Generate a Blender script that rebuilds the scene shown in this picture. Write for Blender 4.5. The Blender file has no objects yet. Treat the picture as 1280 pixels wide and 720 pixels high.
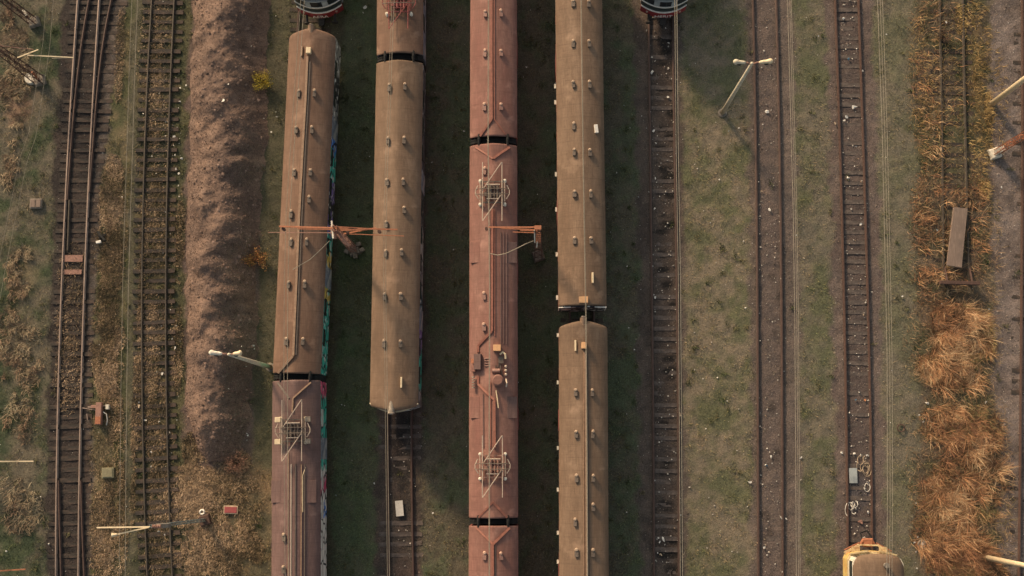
import bpy, math, random
import numpy as np
from mathutils import Vector, Matrix
random.seed(7); rng = np.random.default_rng(7)
SC = bpy.context.scene; COL = SC.collection
R = math.radians

# ------------------------------------------------------------------ camera
F = 1560.0; HC = 76.0; NX, NY = 30.0, 208.0; VX = -24.0
zc = Vector((NX, -NY, -F)).normalized() * -1.0            # world +Z in camera axes
vy = (F*F + NX*VX) / NY                                   # vanishing point of world +Y
yc = Vector((VX, vy, -F)).normalized()
xc = yc.cross(zc).normalized(); yc = zc.cross(xc).normalized()
RW = Matrix((xc, yc, zc))                                 # camera -> world
NADIR = (640+NX, 360+NY)
CAMLOC = Vector((0, 0, HC))
def at(px, py, z=0.0):
    d = RW @ Vector((px-640, 360-py, -F))
    t = (z-HC)/d.z
    return CAMLOC + d*t
cam = bpy.data.cameras.new('camera'); camo = bpy.data.objects.new('camera', cam); COL.objects.link(camo)
camo.matrix_world = Matrix.Translation(CAMLOC) @ RW.to_4x4()
cam.sensor_width = 36; cam.lens = F/1280*36; cam.clip_end = 2000; cam.clip_start = 1
SC.camera = camo

# ------------------------------------------------------------------ light
SUN_EL = R(24); sx, sy = -.55, .835                        # towards the sun, horizontally
w = bpy.data.worlds.new("World"); SC.world = w; w.use_nodes = True
nt = w.node_tree; bg = nt.nodes['Background']
sky = nt.nodes.new('ShaderNodeTexSky'); sky.sky_type = 'NISHITA'; sky.sun_disc = False
sky.sun_elevation = SUN_EL; sky.sun_rotation = math.atan2(sx, sy)
sky.air_density = 1.0; sky.dust_density = 3.5; sky.ozone_density = .6
hz = nt.nodes.new('ShaderNodeMix'); hz.data_type = 'RGBA'; hz.blend_type = 'MULTIPLY'; hz.inputs[0].default_value = 1
hz.inputs[7].default_value = (1.0, .985, .88, 1)      # hazy evening sky, warmer than clear blue
hs = nt.nodes.new('ShaderNodeHueSaturation'); hs.inputs['Saturation'].default_value = .55
nt.links.new(sky.outputs[0], hs.inputs['Color']); nt.links.new(hs.outputs[0], hz.inputs[6]); nt.links.new(hz.outputs[2], bg.inputs[0]); bg.inputs[1].default_value = 0.15
sl = bpy.data.lights.new('sun', 'SUN'); sl.energy = 4.0; sl.angle = R(7.5); sl.color = (1, .7, .42)
so = bpy.data.objects.new('sun', sl); COL.objects.link(so)
sd = Vector((sx*math.cos(SUN_EL), sy*math.cos(SUN_EL), math.sin(SUN_EL)))
so.rotation_euler = sd.to_track_quat('Z', 'Y').to_euler(); so.location = (0, 0, 60)
SC.view_settings.view_transform = 'Standard'; SC.view_settings.look = 'None'
SC.view_settings.gamma = 1; SC.view_settings.exposure = 0.27; SC.view_settings.use_curve_mapping = False

# ------------------------------------------------------------------ materials
def newmat(name):
    m = bpy.data.materials.new(name); m.use_nodes = True
    return m, m.node_tree.nodes, m.node_tree.links, m.node_tree.nodes['Principled BSDF']
def mixrgb(n, l, blend, a, b, fac):
    x = n.new('ShaderNodeMix'); x.data_type = 'RGBA'; x.blend_type = blend
    for s, v in ((0, fac), (6, a), (7, b)):
        if hasattr(v, 'links') : l.new(v, x.inputs[s])
        else: x.inputs[s].default_value = v if s == 0 else (*v[:3], 1)
    return x.outputs[2]
def noise(n, l, scale, detail=4, rough=.6, vec=None, stretch=None):
    tc = n.new('ShaderNodeTexCoord'); src = tc.outputs['Object']
    if stretch:
        mp = n.new('ShaderNodeMapping'); mp.inputs['Scale'].default_value = stretch
        l.new(src, mp.inputs[0]); src = mp.outputs[0]
    t = n.new('ShaderNodeTexNoise'); t.inputs['Scale'].default_value = scale
    t.inputs['Detail'].default_value = detail; t.inputs['Roughness'].default_value = rough
    l.new(src, t.inputs[0]); return t.outputs[0]
def ramp(n, l, fac, stops, interp='LINEAR'):
    r = n.new('ShaderNodeValToRGB'); e = r.color_ramp; e.interpolation = interp
    while len(e.elements) > 1: e.elements.remove(e.elements[-1])
    e.elements[0].position = stops[0][0]; e.elements[0].color = (*stops[0][1], 1)
    for p, c in stops[1:]:
        q = e.elements.new(p); q.color = (*c, 1)
    l.new(fac, r.inputs[0]); return r.outputs[0]
def mat(name, col, rough=.8, metal=0, var=.35, scale=6, dirt=None, dirt_scale=2, stretch=None, bump=.0):
    m, n, l, b = newmat(name)
    c = mixrgb(n, l, 'MULTIPLY', col, ramp(n, l, noise(n, l, scale, 5, .65, stretch=stretch),
        [(.3, (1-var,)*3), (.7, (1+var*.6,)*3)]), 1.0)
    if dirt:
        f = ramp(n, l, noise(n, l, dirt_scale, 5, .7), [(.45, (0,)*3), (.62, (1,)*3)])
        c = mixrgb(n, l, 'MIX', c, dirt, f)
    l.new(c, b.inputs['Base Color'])
    b.inputs['Roughness'].default_value = rough; b.inputs['Metallic'].default_value = metal
    if bump:
        bp = n.new('ShaderNodeBump'); bp.inputs['Strength'].default_value = bump; bp.inputs['Distance'].default_value = .02
        l.new(noise(n, l, scale*2, 4), bp.inputs['Height']); l.new(bp.outputs[0], b.inputs['Normal'])
    return m
def attr_mat(name, rough=.9, nscale=9, lo=.62, hi=1.35, bump=.6, spec=.2):
    m, n, l, b = newmat(name)
    a = n.new('ShaderNodeAttribute'); a.attribute_name = 'Col'
    c = a.outputs[0]
    if nscale:
        c = mixrgb(n, l, 'MULTIPLY', c, ramp(n, l, noise(n, l, nscale, 6, .75), [(.3, (lo,)*3), (.7, (hi,)*3)]), 1.0)
        c = mixrgb(n, l, 'MULTIPLY', c, ramp(n, l, noise(n, l, nscale*.13, 4, .6), [(.3, (.82, .84, .86)), (.7, (1.15, 1.1, 1.05))]), 1.0)
    l.new(c, b.inputs['Base Color']); b.inputs['Roughness'].default_value = rough
    b.inputs['Specular IOR Level'].default_value = spec
    if bump:
        bp = n.new('ShaderNodeBump'); bp.inputs['Strength'].default_value = bump; bp.inputs['Distance'].default_value = .06
        l.new(noise(n, l, 7, 6, .75), bp.inputs['Height']); l.new(bp.outputs[0], b.inputs['Normal'])
    return m
def roof_mat(name, c1, c2, c3):
    m, n, l, b = newmat(name); c1, c2, c3 = [tuple(v*.9 for v in c) for c in (c1, c2, c3)]
    c = ramp(n, l, noise(n, l, .9, 6, .6, stretch=(1, .25, 1)), [(.3, c1), (.55, c2), (.75, c3)])
    c = mixrgb(n, l, 'MULTIPLY', c, ramp(n, l, noise(n, l, 3, 5, .7, stretch=(.5, 6, 1)), [(.3, (.82,)*3), (.7, (1.1,)*3)]), 1.0)
    c = mixrgb(n, l, 'MULTIPLY', c, ramp(n, l, noise(n, l, 5, 5, .7, stretch=(5, .25, 1)), [(.3, (.72,)*3), (.7, (1.14,)*3)]), 1.0)
    # welded sheet seams across the roof
    tc = n.new('ShaderNodeTexCoord'); wv = n.new('ShaderNodeTexWave'); wv.bands_direction = 'Y'
    wv.inputs['Scale'].default_value = .42; wv.inputs['Distortion'].default_value = .25; wv.inputs['Detail Scale'].default_value = 4
    l.new(tc.outputs['Object'], wv.inputs[0])
    c = mixrgb(n, l, 'MULTIPLY', c, ramp(n, l, wv.outputs[1], [(0, (.86,)*3), (.03, (1,)*3)]), 1.0)
    f = ramp(n, l, noise(n, l, 2.3, 6, .75, stretch=(1, .6, 1)), [(.58, (0,)*3), (.72, (1,)*3)])
    c = mixrgb(n, l, 'MIX', c, tuple(v*.62 for v in c1), mixrgb(n, l, 'MULTIPLY', f, (.6,)*3, 1.0))
    g1 = ramp(n, l, noise(n, l, 1.6, 7, .78, stretch=(1.6, .5, 1)), [(.42, (0,)*3), (.7, (1,)*3)])
    c = mixrgb(n, l, 'MIX', c, tuple(v*.6 for v in c2), mixrgb(n, l, 'MULTIPLY', g1, (.95,)*3, 1.0))
    g2 = ramp(n, l, noise(n, l, 22, 5, .8), [(.6, (0,)*3), (.68, (1,)*3)])
    c = mixrgb(n, l, 'MIX', c, (.09, .05, .035), mixrgb(n, l, 'MULTIPLY', g2, (.5,)*3, 1.0))
    g3 = ramp(n, l, noise(n, l, 1.1, 4, .6, stretch=(.8, .8, 1)), [(.6, (0,)*3), (.75, (1,)*3)])
    c = mixrgb(n, l, 'MIX', c, tuple(min(1, v*1.35) for v in c3), mixrgb(n, l, 'MULTIPLY', g3, (.6,)*3, 1.0))
    l.new(c, b.inputs['Base Color']); b.inputs['Roughness'].default_value = .75
    b.inputs['Specular IOR Level'].default_value = .2
    bp = n.new('ShaderNodeBump'); bp.inputs['Strength'].default_value = .25; bp.inputs['Distance'].default_value = .02
    l.new(noise(n, l, 4, 5, .7, stretch=(1, 3, 1)), bp.inputs['Height']); l.new(bp.outputs[0], b.inputs['Normal'])
    return m
def graffiti_mat(name, stops, white=.5, L=21.0):
    m, n, l, b = newmat(name)
    tc = n.new('ShaderNodeTexCoord'); sp = n.new('ShaderNodeSeparateXYZ'); l.new(tc.outputs['Object'], sp.inputs[0])
    mr = n.new('ShaderNodeMapRange'); mr.inputs[1].default_value = -L/2; mr.inputs[2].default_value = L/2
    nz = noise(n, l, 1.4, 3); ad = n.new('ShaderNodeMath'); ad.operation = 'MULTIPLY_ADD'
    l.new(nz, ad.inputs[0]); ad.inputs[1].default_value = 2.4; l.new(sp.outputs[1], ad.inputs[2])
    l.new(ad.outputs[0], mr.inputs[0])
    c = ramp(n, l, mr.outputs[0], stops, 'CONSTANT')
    wf = ramp(n, l, noise(n, l, 2.2, 2, .5), [(white, (0,)*3), (white+.02, (1,)*3)])
    c = mixrgb(n, l, 'MIX', c, (.8, .8, .74), wf)
    v = n.new('ShaderNodeTexVoronoi'); v.feature = 'DISTANCE_TO_EDGE'; v.inputs['Scale'].default_value = 1.3
    l.new(tc.outputs['Object'], v.inputs[0])
    c = mixrgb(n, l, 'MIX', (.02, .02, .03), c, ramp(n, l, v.outputs[0], [(.05, (0,)*3), (.08, (1,)*3)]))
    l.new(c, b.inputs['Base Color']); b.inputs['Roughness'].default_value = .5
    return m

M = {}
M['ground'] = attr_mat('soil_and_grass', nscale=13, lo=.42, hi=1.55, bump=1.0)
M['mound'] = attr_mat('loose_soil', nscale=16, lo=.5, hi=1.45, bump=.6)
M['blade'] = attr_mat('grass_blade', nscale=0, bump=0)
M['stone'] = attr_mat('ballast_stone', nscale=0, bump=0)
M['rail'] = mat('rusty_rail', (.085, .052, .042), .6, .3, .3, 3)
M['rail_worn'] = mat('worn_rail', (.34, .25, .2), .45, .4, .25, 2)
M['rail_olive'] = mat('dark_rail', (.075, .06, .045), .6, .3, .3, 3)
M['sleeper'] = mat('old_timber', (.032, .026, .022), .9, 0, .5, 4, (.066, .044, .034), 1.3, (1, 5, 1), .5)
M['sleeper_pale'] = mat('weathered_timber', (.075, .06, .054), .9, 0, .5, 4, (.12, .095, .083), 1.1, (1, 5, 1), .5)
M['roof_brown'] = roof_mat('dusty_brown_roof', (.17, .096, .066), (.22, .135, .094), (.25, .163, .117))
M['roof_tan'] = roof_mat('dusty_tan_roof', (.175, .111, .074), (.225, .15, .102), (.255, .174, .122))
M['roof_red'] = roof_mat('faded_red_roof', (.225, .103, .084), (.28, .145, .117), (.31, .175, .14))
M['roof_plum'] = roof_mat('faded_plum_roof', (0.132, 0.088, 0.083), (0.187, 0.115, 0.104), (0.216, 0.140, 0.124))
M['duct_brown'] = mat('brown_duct', (.27, .17, .11), .6)
M['duct_red'] = mat('red_duct', (.25, .095, .065), .7)
M['duct_dark'] = mat('dark_duct', (.1, .075, .06), .6)
M['vent'] = mat('vent_grey', (.13, .1, .08), .8, 0, .5, 9); M['vent_cap'] = mat('vent_cap', (.36, .26, .185), .7, 0, .4, 20)
M['vent_red'] = mat('vent_pink', (.27, .15, .12), .5, .1); M['vent_red_cap'] = mat('vent_red_cap', (.5, .32, .24), .5, .1)
M['pale'] = mat('pale_metal', (.5, .4, .32), .45, .3, .2)
M['cream'] = mat('cream_paint', (.62, .5, .33), .6, 0, .2)
M['orange_box'] = mat('tan_orange_box', (.6, .34, .17), .6, 0, .2)
M['black'] = mat('black_rubber', (.008, .008, .008), .95, 0, .4)
M['under'] = mat('underframe_black', (.025, .022, .02), .8, 0, .4)
M['rust'] = mat('rust_orange', (.32, .12, .06), .8, 0, .35, 8)
M['rust_pink'] = mat('rust_pink', (.27, .145, .11), .8, 0, .35, 8)
M['rust_dark'] = mat('rust_dark', (.075, .04, .03), .85, 0, .4, 8)
M['concrete'] = mat('pale_concrete', (.5, .44, .33), .85, 0, .3, 5)
M['concrete_grey'] = mat('grey_concrete', (.25, .21, .17), .9, 0, .35, 5, (.14, .12, .1), 2, None, .4)
M['concrete_white'] = mat('white_concrete', (.6, .55, .46), .85, 0, .3, 5)
M['lamp_green'] = mat('pale_green_lamp', (.5, .55, .45), .5, 0, .2)
M['wire'] = mat('wire_tan', (.3, .26, .2), .5, .3)
M['glass'] = mat('dark_glass', (.02, .025, .03), .12, 0, .2)
M['win_white'] = mat('painted_over_glass', (.55, .52, .47), .5, 0, .3)
M['red'] = mat('cab_red', (.24, .025, .03), .5, 0, .3)
M['white'] = mat('white_paint', (.7, .66, .6), .5, 0, .2)
M['grey_blue'] = mat('grey_blue_paint', (.33, .36, .36), .5, 0, .25, 3, (.2, .22, .23), 1.4)
M['mast_blue'] = mat('blue_grey_steel', (.15, .18, .18), .6, 0, .3)
M['dark_green'] = mat('dark_green_paint', (.02, .03, .03), .5)
M['yellow'] = mat('yellow_paint', (.58, .42, .15), .6, 0, .3, 6, (.5, .23, .07), 1.5, (1, .5, 2))
M['lemon'] = mat('lemon_paint', (.55, .43, .24), .7, 0, .3, 8, (.3, .18, .09), 3)
M['wood'] = mat('grey_plank', (.2, .145, .115), .9, 0, .3, 3, (.15, .11, .09), 1.5, (6, .6, 1))
M['red_sign'] = mat('red_panel', (.27, .055, .055), .6, 0, .2)
M['sheet'] = mat('white_sheet', (.55, .52, .47), .7, 0, .15)
M['litter'] = mat('litter_white', (.6, .57, .52), .7, 0, .2)
M['litter_blue'] = mat('litter_blue', (.02, .09, .16), .6)
M['litter_orange'] = mat('litter_orange', (.5, .2, .08), .7)
M['litter_tan'] = mat('litter_tan', (.42, .32, .22), .8)
M['side_red'] = mat('faded_red_side', (.24, .07, .06), .6, 0, .3)
M['side_blue'] = mat('blue_grey_side', (.16, .19, .24), .6, 0, .4, 2, (.4, .4, .38), 1)
tealc, purp, wht, blk, yel, blu, pnk = (.06,.5,.4), (.25,.17,.45), (.8,.78,.7), (.03,.03,.03), (.7,.5,.1), (.08,.25,.7), (.7,.1,.2)
M['graf_a'] = graffiti_mat('graffiti_teal', [(0, tealc), (.08, tealc), (.27, yel), (.3, tealc), (.36, yel), (.41, tealc), (.47, purp), (.52, blk), (.56, purp), (.62, tealc), (.7, blu), (.75, blk), (.8, (.3,.3,.28)), (.86, blk), (.93, (.35,.34,.3))], .57)
M['graf_b'] = graffiti_mat('graffiti_white', [(0, wht), (.2, wht), (.32, (.4,.38,.35)), (.4, wht), (.5, wht), (.62, blu), (.645, wht), (.69, pnk), (.73, wht), (.755, tealc), (.93, (.06,.35,.28)), (.955, pnk)], .62)
M['graf_c'] = graffiti_mat('graffiti_grey', [(0, (.3,.3,.3)), (.12, tealc), (.22, purp), (.3, (.1,.2,.25)), (.38, (.3,.3,.29)), (.5, (.45,.45,.42)), (.58, (.08,.08,.08)), (.75, (.12,.12,.13))], .64)
M['graf_d'] = graffiti_mat('graffiti_dark', [(0, (.04,.04,.045)), (.5, (.03,.03,.03))], .54)

# ------------------------------------------------------------------ mesh helpers
class MB:
    def __init__(s): s.v = []; s.f = []
    def add(s, vs, fs):
        o = len(s.v); s.v += [tuple(v) for v in vs]; s.f += [tuple(i+o for i in f) for f in fs]
    def box(s, c, d, rz=0, M4=None, taper=1):
        x, y, z = d[0]/2, d[1]/2, d[2]/2; cr, sr = math.cos(rz), math.sin(rz); vs = []
        for k in (-1, 1):
            t = taper if k > 0 else 1
            for i, j in ((-1,-1),(1,-1),(1,1),(-1,1)):
                a, b = i*x*t, j*y*t
                vs.append(Vector((c[0]+a*cr-b*sr, c[1]+a*sr+b*cr, c[2]+k*z)))
        if M4: vs = [M4 @ v for v in vs]
        s.add(vs, [(3,2,1,0),(4,5,6,7),(0,1,5,4),(1,2,6,5),(2,3,7,6),(3,0,4,7)])
    def bar(s, a, b, w_, h_=None):
        a, b = Vector(a), Vector(b); d = (b-a); 
        if d.length < 1e-6: return
        h_ = h_ or w_; q = d.normalized()
        u = q.cross(Vector((0,0,1)))
        if u.length < .05: u = q.cross(Vector((0,1,0)))
        u.normalize(); v = u.cross(q)
        vs = []
        for p in (a, b):
            for i, j in ((-1,-1),(1,-1),(1,1),(-1,1)): vs.append(p+u*i*w_/2+v*j*h_/2)
        s.add(vs, [(0,1,2,3),(7,6,5,4),(0,4,5,1),(1,5,6,2),(2,6,7,3),(3,7,4,0)])
    def tube(s, pts, r, n=8, cap=True):
        pts = [Vector(p) for p in pts]; rs = r if isinstance(r, (list, tuple)) else [r]*len(pts)
        vs = []; fs = []
        for i, p in enumerate(pts):
            d = (pts[min(i+1, len(pts)-1)] - pts[max(i-1, 0)]).normalized()
            u = d.cross(Vector((0,0,1)))
            if u.length < .05: u = d.cross(Vector((1,0,0)))
            u.normalize(); v = u.cross(d)
            for k in range(n):
                a = 2*math.pi*k/n; vs.append(p+(u*math.cos(a)+v*math.sin(a))*rs[i])
        for i in range(len(pts)-1):
            for k in range(n):
                fs.append((i*n+k, (i+1)*n+k, (i+1)*n+(k+1)%n, i*n+(k+1)%n))
        if cap: fs += [tuple(range(n)), tuple(reversed(range((len(pts)-1)*n, len(pts)*n)))]
        s.add(vs, fs)
    def build(s, name, m, parent=None, smooth=False, bevel=0):
        me = bpy.data.meshes.new(name); me.from_pydata(s.v, [], s.f); me.materials.append(m)
        if smooth: me.shade_smooth()
        o = bpy.data.objects.new(name, me); COL.objects.link(o)
        if parent: o.parent = parent
        if bevel:
            b = o.modifiers.new('bevel', 'BEVEL'); b.width = bevel; b.segments = 2
        return o
def fast_mesh(name, V, Fc, m, colors=None, smooth=False, nper=3):
    me = bpy.data.meshes.new(name); V = np.asarray(V, np.float32); Fc = np.asarray(Fc, np.int32)
    me.vertices.add(len(V)); me.vertices.foreach_set('co', V.ravel())
    me.loops.add(Fc.size); me.loops.foreach_set('vertex_index', Fc.ravel())
    me.polygons.add(len(Fc)); me.polygons.foreach_set('loop_start', np.arange(0, Fc.size, nper, dtype=np.int32))
    me.update(calc_edges=True)
    if smooth: me.shade_smooth()
    if colors is not None:
        a = me.color_attributes.new('Col', 'FLOAT_COLOR', 'POINT')
        a.data.foreach_set('color', np.c_[colors, np.ones(len(colors))].astype(np.float32).ravel())
    me.materials.append(m); o = bpy.data.objects.new(name, me); COL.objects.link(o); return o
def tag(o, label=None, cat=None, group=None, kind=None):
    for k, v in (('label', label), ('category', cat), ('group', group), ('kind', kind)):
        if v: o[k] = v
    return o
def empty(name, loc, rz=0, label=None, cat=None, group=None):
    o = bpy.data.objects.new(name, None); COL.objects.link(o); o.location = loc; o.rotation_euler = (0, 0, rz)
    o.empty_display_size = .3
    return tag(o, label, cat, group)
def kids(o): return [c for c in bpy.data.objects if c.parent == o]
def hermite(v): return v*v*(3-2*v)
def vn(x, y, seed=0):
    xi = np.floor(x).astype(np.int64); yi = np.floor(y).astype(np.int64); fx = hermite(x-xi); fy = hermite(y-yi)
    def h(a, b):
        k = (a*374761393 + b*668265263 + seed*1274126177) & 0xffffffff
        k = ((k ^ (k >> 13))*1274126177) & 0xffffffff
        k = ((k ^ (k >> 15))*2246822519) & 0xffffffff
        return ((k ^ (k >> 16)) & 0xffff)/65535.
    return (h(xi, yi)*(1-fx)+h(xi+1, yi)*fx)*(1-fy)+(h(xi, yi+1)*(1-fx)+h(xi+1, yi+1)*fx)*fy
def fbm(x, y, s, o=4, seed=0, g=.55):
    t = 0; a = 1; n_ = 0
    for i in range(o): t = t+a*vn(x*s*2**i+i*17.3, y*s*2**i+i*5.1, seed+i); n_ += a; a *= g
    return t/n_

# ------------------------------------------------------------------ ground zones (curves given as x at image rows 0, 360, 720)
def curve(a, b, c, z=0):
    P = [at(a, 0, z), at(b, 360, z), at(c, 720, z)]
    ys = np.array([p.y for p in P]); xs = np.array([p.x for p in P])
    co = np.polyfit(ys, xs, 2)
    lo, hi = ys.min()-4, ys.max()+4
    def f(y):
        yc_ = np.clip(y, lo, hi); return np.polyval(co, yc_)
    return f
mixg, dry, drk = (.075,.08,.042), (.19,.145,.09), (.055,.06,.035)
Z = [  # boundary on the left of the zone, colours A, B, blade density, stone density
 (None, (.055,.072,.038), (.13,.115,.08), 1.0, 0),
 ((80,62,58), (.055,.044,.037), (.036,.031,.028), .12, .8),
 ((142,113,110), (.125,.105,.088), (.1,.085,.07), .15, .5),
 ((156,120,116), (.17,.14,.08), (.08,.085,.042), 1.1, 0),
 ((166,159,157), (.12,.11,.075), (.1,.095,.06), .35, .1),
 ((176,168,169), (.14,.115,.062), (.06,.062,.036), .9, .1),
 ((223,215,222), (.1,.095,.05), (.065,.07,.038), .8, .1),
 ((240,230,234), (.15,.11,.09), (.12,.09,.07), .1, .6),
 ((330,320,306), (.092,.085,.054), (.075,.074,.044), .55, .05),
 ((430,420,415), (.09,.118,.06), (.1,.108,.064), 1.0, .12),  # gap between trains, colour lifted in place of haze over the shade
 ((474,472,470), (.1,.075,.06), (.065,.055,.045), .08, .6),
 ((534,531,528), (.09,.11,.062), (.115,.105,.072), 1.0, .12),  # wider gaps, colour lifted likewise in place of haze
 ((792,797,798), (.12,.098,.078), (.08,.066,.054), .06, .8),
 ((852,856,858), (.19,.162,.112), (.115,.12,.066), .6, .05),
 ((932,938,940), (.15,.122,.1), (.115,.095,.078), .08, .8),
 ((988,998,1003), (.108,.114,.064), (.155,.138,.098), .65, 0),
 ((1031,1041,1043), (.15,.12,.1), (.115,.09,.076), .07, .8),
 ((1090,1101,1106), (.16,.142,.1), (.128,.126,.078), .55, .05),
 ((1142,1148,1146), (.14,.11,.078), (.09,.088,.05), .95, .15),
 ((1238,1240,1253), (.2,.165,.14), (.12,.098,.083), .1, 1.6),
]
ZC = [curve(*z[0]) if z[0] else None for z in Z]
def zone_fields(x, y):
    n1 = fbm(x, y, .45, 4, 11); n2 = fbm(x, y, 1.6, 4, 23); jit = (fbm(x, y, 1.1, 4, 5)-.5)*1.0
    c = np.zeros((len(x), 3)); d = np.full(len(x), 0.); s = np.full(len(x), 0.)
    mixv = np.clip(((n1*.55+n2*.45)-.39)/.2, 0, 1)[:, None]
    for i, z in enumerate(Z):
        ci = np.array(z[1])*(1-mixv)+np.array(z[2])*mixv
        if i == 0: c = ci; d = d+z[3]; s = s+z[4]; continue
        w_ = np.clip((x+jit-ZC[i](y))/.35+.5, 0, 1); w_ = hermite(w_)
        c = c*(1-w_[:, None])+ci*w_[:, None]; d = d*(1-w_)+z[3]*w_; s = s*(1-w_)+z[4]*w_
    # dry grass spreads over the foot of the spoil heap
    yb = at(270, 575).y; xl = ZC[7](y); xr = ZC[8](y)
    w_ = np.clip((yb-y)/1.2+jit, 0, 1)*np.clip((x-xl)/.4+.5, 0, 1)*np.clip((at(345, 650).x-x)/.8+.5, 0, 1)
    ci = np.array((.19,.14,.08))*(1-mixv)+np.array((.1,.09,.055))*mixv
    c = c*(1-w_[:, None])+ci*w_[:, None]; d = d*(1-w_)+1.0*w_; s = s*(1-w_)
    return c, d, s
BUMP = .05
def gz(x, y): return (fbm(x, y, .5, 3, 41)-.5)*.08+(fbm(x, y, 2.4, 4, 43)-.5)*.09
def grid_axis(lo, hi, st, far):
    a = list(np.arange(lo, hi, st)); q = st*1.6; v = a[-1]
    while v < far: v += q; q *= 1.5; a.append(v)
    q = st*1.6; v = lo; pre = []
    while v > -far: v -= q; q *= 1.5; pre.append(v)
    return np.array(pre[::-1]+a)
gx = grid_axis(-37, 37, .13, 450); gy = grid_axis(-11, 33, .13, 450)
X, Y = np.meshgrid(gx, gy); x, y = X.ravel(), Y.ravel()
near = (np.abs(x) < 60) & (np.abs(y) < 60)
C, D_, S_ = zone_fields(x, y)
zz = gz(x, y)*near-.02
# oily dark strip and other stains with a shape of their own between rails
def stain(cx, cy, rx, ry, col, k=1.0):
    global C
    p = at(cx, cy); a = rx/20.5; b = ry/20.5
    r = np.sqrt(((x-p.x)/a)**2+((y-p.y)/b)**2)+(fbm(x, y, 1.5, 3, 77)-.5)*1.1
    w_ = np.clip((1-r)*1.8, 0, 1)[:, None]*k; C = C*(1-w_)+np.array(col)*w_
stain(500, 560, 14, 60, (.025,.023,.022), .85); stain(507, 600, 9, 90, (.03,.028,.026), .6)
stain(827, 95, 16, 60, (.05,.042,.036), .7); stain(826, 510, 14, 40, (.055,.045,.038), .6)
def bed(lx, rx, col, k):
    global C
    l_, r_ = curve(*lx), curve(*rx)
    w_ = np.clip((x-l_(y))/.15, 0, 1)*np.clip((r_(y)-x)/.15, 0, 1)*k*(.6+.6*np.clip((fbm(x, y, .8, 3, 88)-.3)*2, 0, 1)); w_ = np.clip(w_, 0, 1)[:, None]
    C = C*(1-w_)+np.array(col)*w_
bed((811,815.5,818), (841,847,849), (.07,.055,.045), .75); bed((1044.5,1055.5,1061), (1073.5,1085,1091), (.085,.068,.06), .9)
bed((941.5,947,948.6), (970.5,977.5,979), (.12,.095,.082), .7)
for k_ in range(34):
    yy_ = rng.uniform(40, 715); stain(822+rng.uniform(0, 16)+yy_*.008, yy_, rng.uniform(8, 13), rng.uniform(4.5, 7), (.022,.02,.018), 1.0)
for k_ in range(12): stain(950+rng.uniform(0, 24), rng.uniform(20, 700), rng.uniform(3, 9), rng.uniform(3, 8), (.05,.042,.036), .7)
for k_ in range(60): stain(rng.uniform(858, 930), rng.uniform(20, 700), rng.uniform(2, 5), rng.uniform(2, 5), (.075,.08,.04), .6)
stain(1072, 612, 17, 48, (.075,.072,.075), .8); stain(28, 345, 22, 30, (.2,.165,.1), .7)
stain(28, 425, 25, 60, (.17,.15,.1), .7); stain(20, 130, 25, 35, (.24,.15,.1), .6); stain(20, 50, 25, 30, (.22,.14,.1), .6)
stain(1222, 100, 10, 80, (.19,.13,.05), .5)
C = C*np.array([.9, .89, .96])
ny, nx = X.shape; idx = np.arange(ny*nx).reshape(ny, nx)
Fq = np.c_[idx[:-1,:-1].ravel(), idx[:-1,1:].ravel(), idx[1:,1:].ravel(), idx[1:,:-1].ravel()]
g = fast_mesh('ground', np.c_[x, y, zz], Fq, M['ground'], C, True, 4); tag(g, kind='structure', label='flat yard ground of soil, gravel and patchy grass')

# ------------------------------------------------------------------ spoil heap
mc = {'l': curve(240, 231, 234), 'r': curve(338, 326, 300), 'k': curve(280, 272, 262)}
ytop, ybot = 34.0, at(270, 578).y
my = np.arange(ybot, ytop, .075); mu = np.linspace(0, 1, 78)
U, YY = np.meshgrid(mu, my)
XL, XR, XK = mc['l'](YY)+(fbm(YY, YY*0, .7, 4, 92)-.5)*.7, mc['r'](YY)+(fbm(YY, YY*0+9, .6, 4, 93)-.5)*1.0, mc['k'](YY)
endt = np.clip((YY-ybot)/3.2, 0, 1); taper = np.sqrt(endt)
mid = (XL+XR)/2; half = (XR-XL)/2*(.35+.65*taper)
XX = mid+(U*2-1)*half
k0 = np.clip((XK-(mid-half))/(2*half), .2, .8)
k0 = np.clip(k0+(fbm(YY, YY*0, .45, 3, 91)-.5)*.42, .18, .75)
prof = np.where(U < k0, U/k0, (1-U)/(1-k0)); prof = np.clip(prof, 0, 1)
prof = np.sin(prof*np.pi/2)**1.35
heap = 1.25+1.0*fbm(XX*.25, YY, .33, 2, 55)
HZ = heap*prof*taper
xf, yf = XX.ravel(), YY.ravel()
gul = (fbm(xf, yf, .7, 3, 61)-.5)*.8+(fbm(xf, yf, 1.9, 3, 62)-.5)*.09+(fbm(xf, yf, 8, 3, 63)-.5)*.085
HZ = (HZ.ravel()+gul*np.clip(prof.ravel()*2.0, 0, 1)*taper.ravel())-.06
n1 = fbm(xf, yf, .7, 4, 71)[:, None]; n2 = fbm(xf, yf, 3, 3, 73)[:, None]
cm = np.array((.125,.088,.074))*(1-n1)+np.array((.205,.138,.106))*n1
cm = cm*(.8+.4*n2)
ny2, nx2 = XX.shape; idx = np.arange(ny2*nx2).reshape(ny2, nx2)
Fq = np.c_[idx[:-1,:-1].ravel(), idx[:-1,1:].ravel(), idx[1:,1:].ravel(), idx[1:,:-1].ravel()]
mo = fast_mesh('soil_mound', np.c_[xf, yf, HZ], Fq, M['mound'], cm, True, 4)
tag(mo, kind='structure', label='long heap of brown soil and gravel')
def mound_h(px_, py_):
    i = int(np.clip((py_-ybot)/.075, 0, len(my)-1)); row = XX[i]
    j = int(np.argmin(np.abs(row-px_))); return float(HZ.reshape(XX.shape)[i, j])
mbl = None

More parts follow.
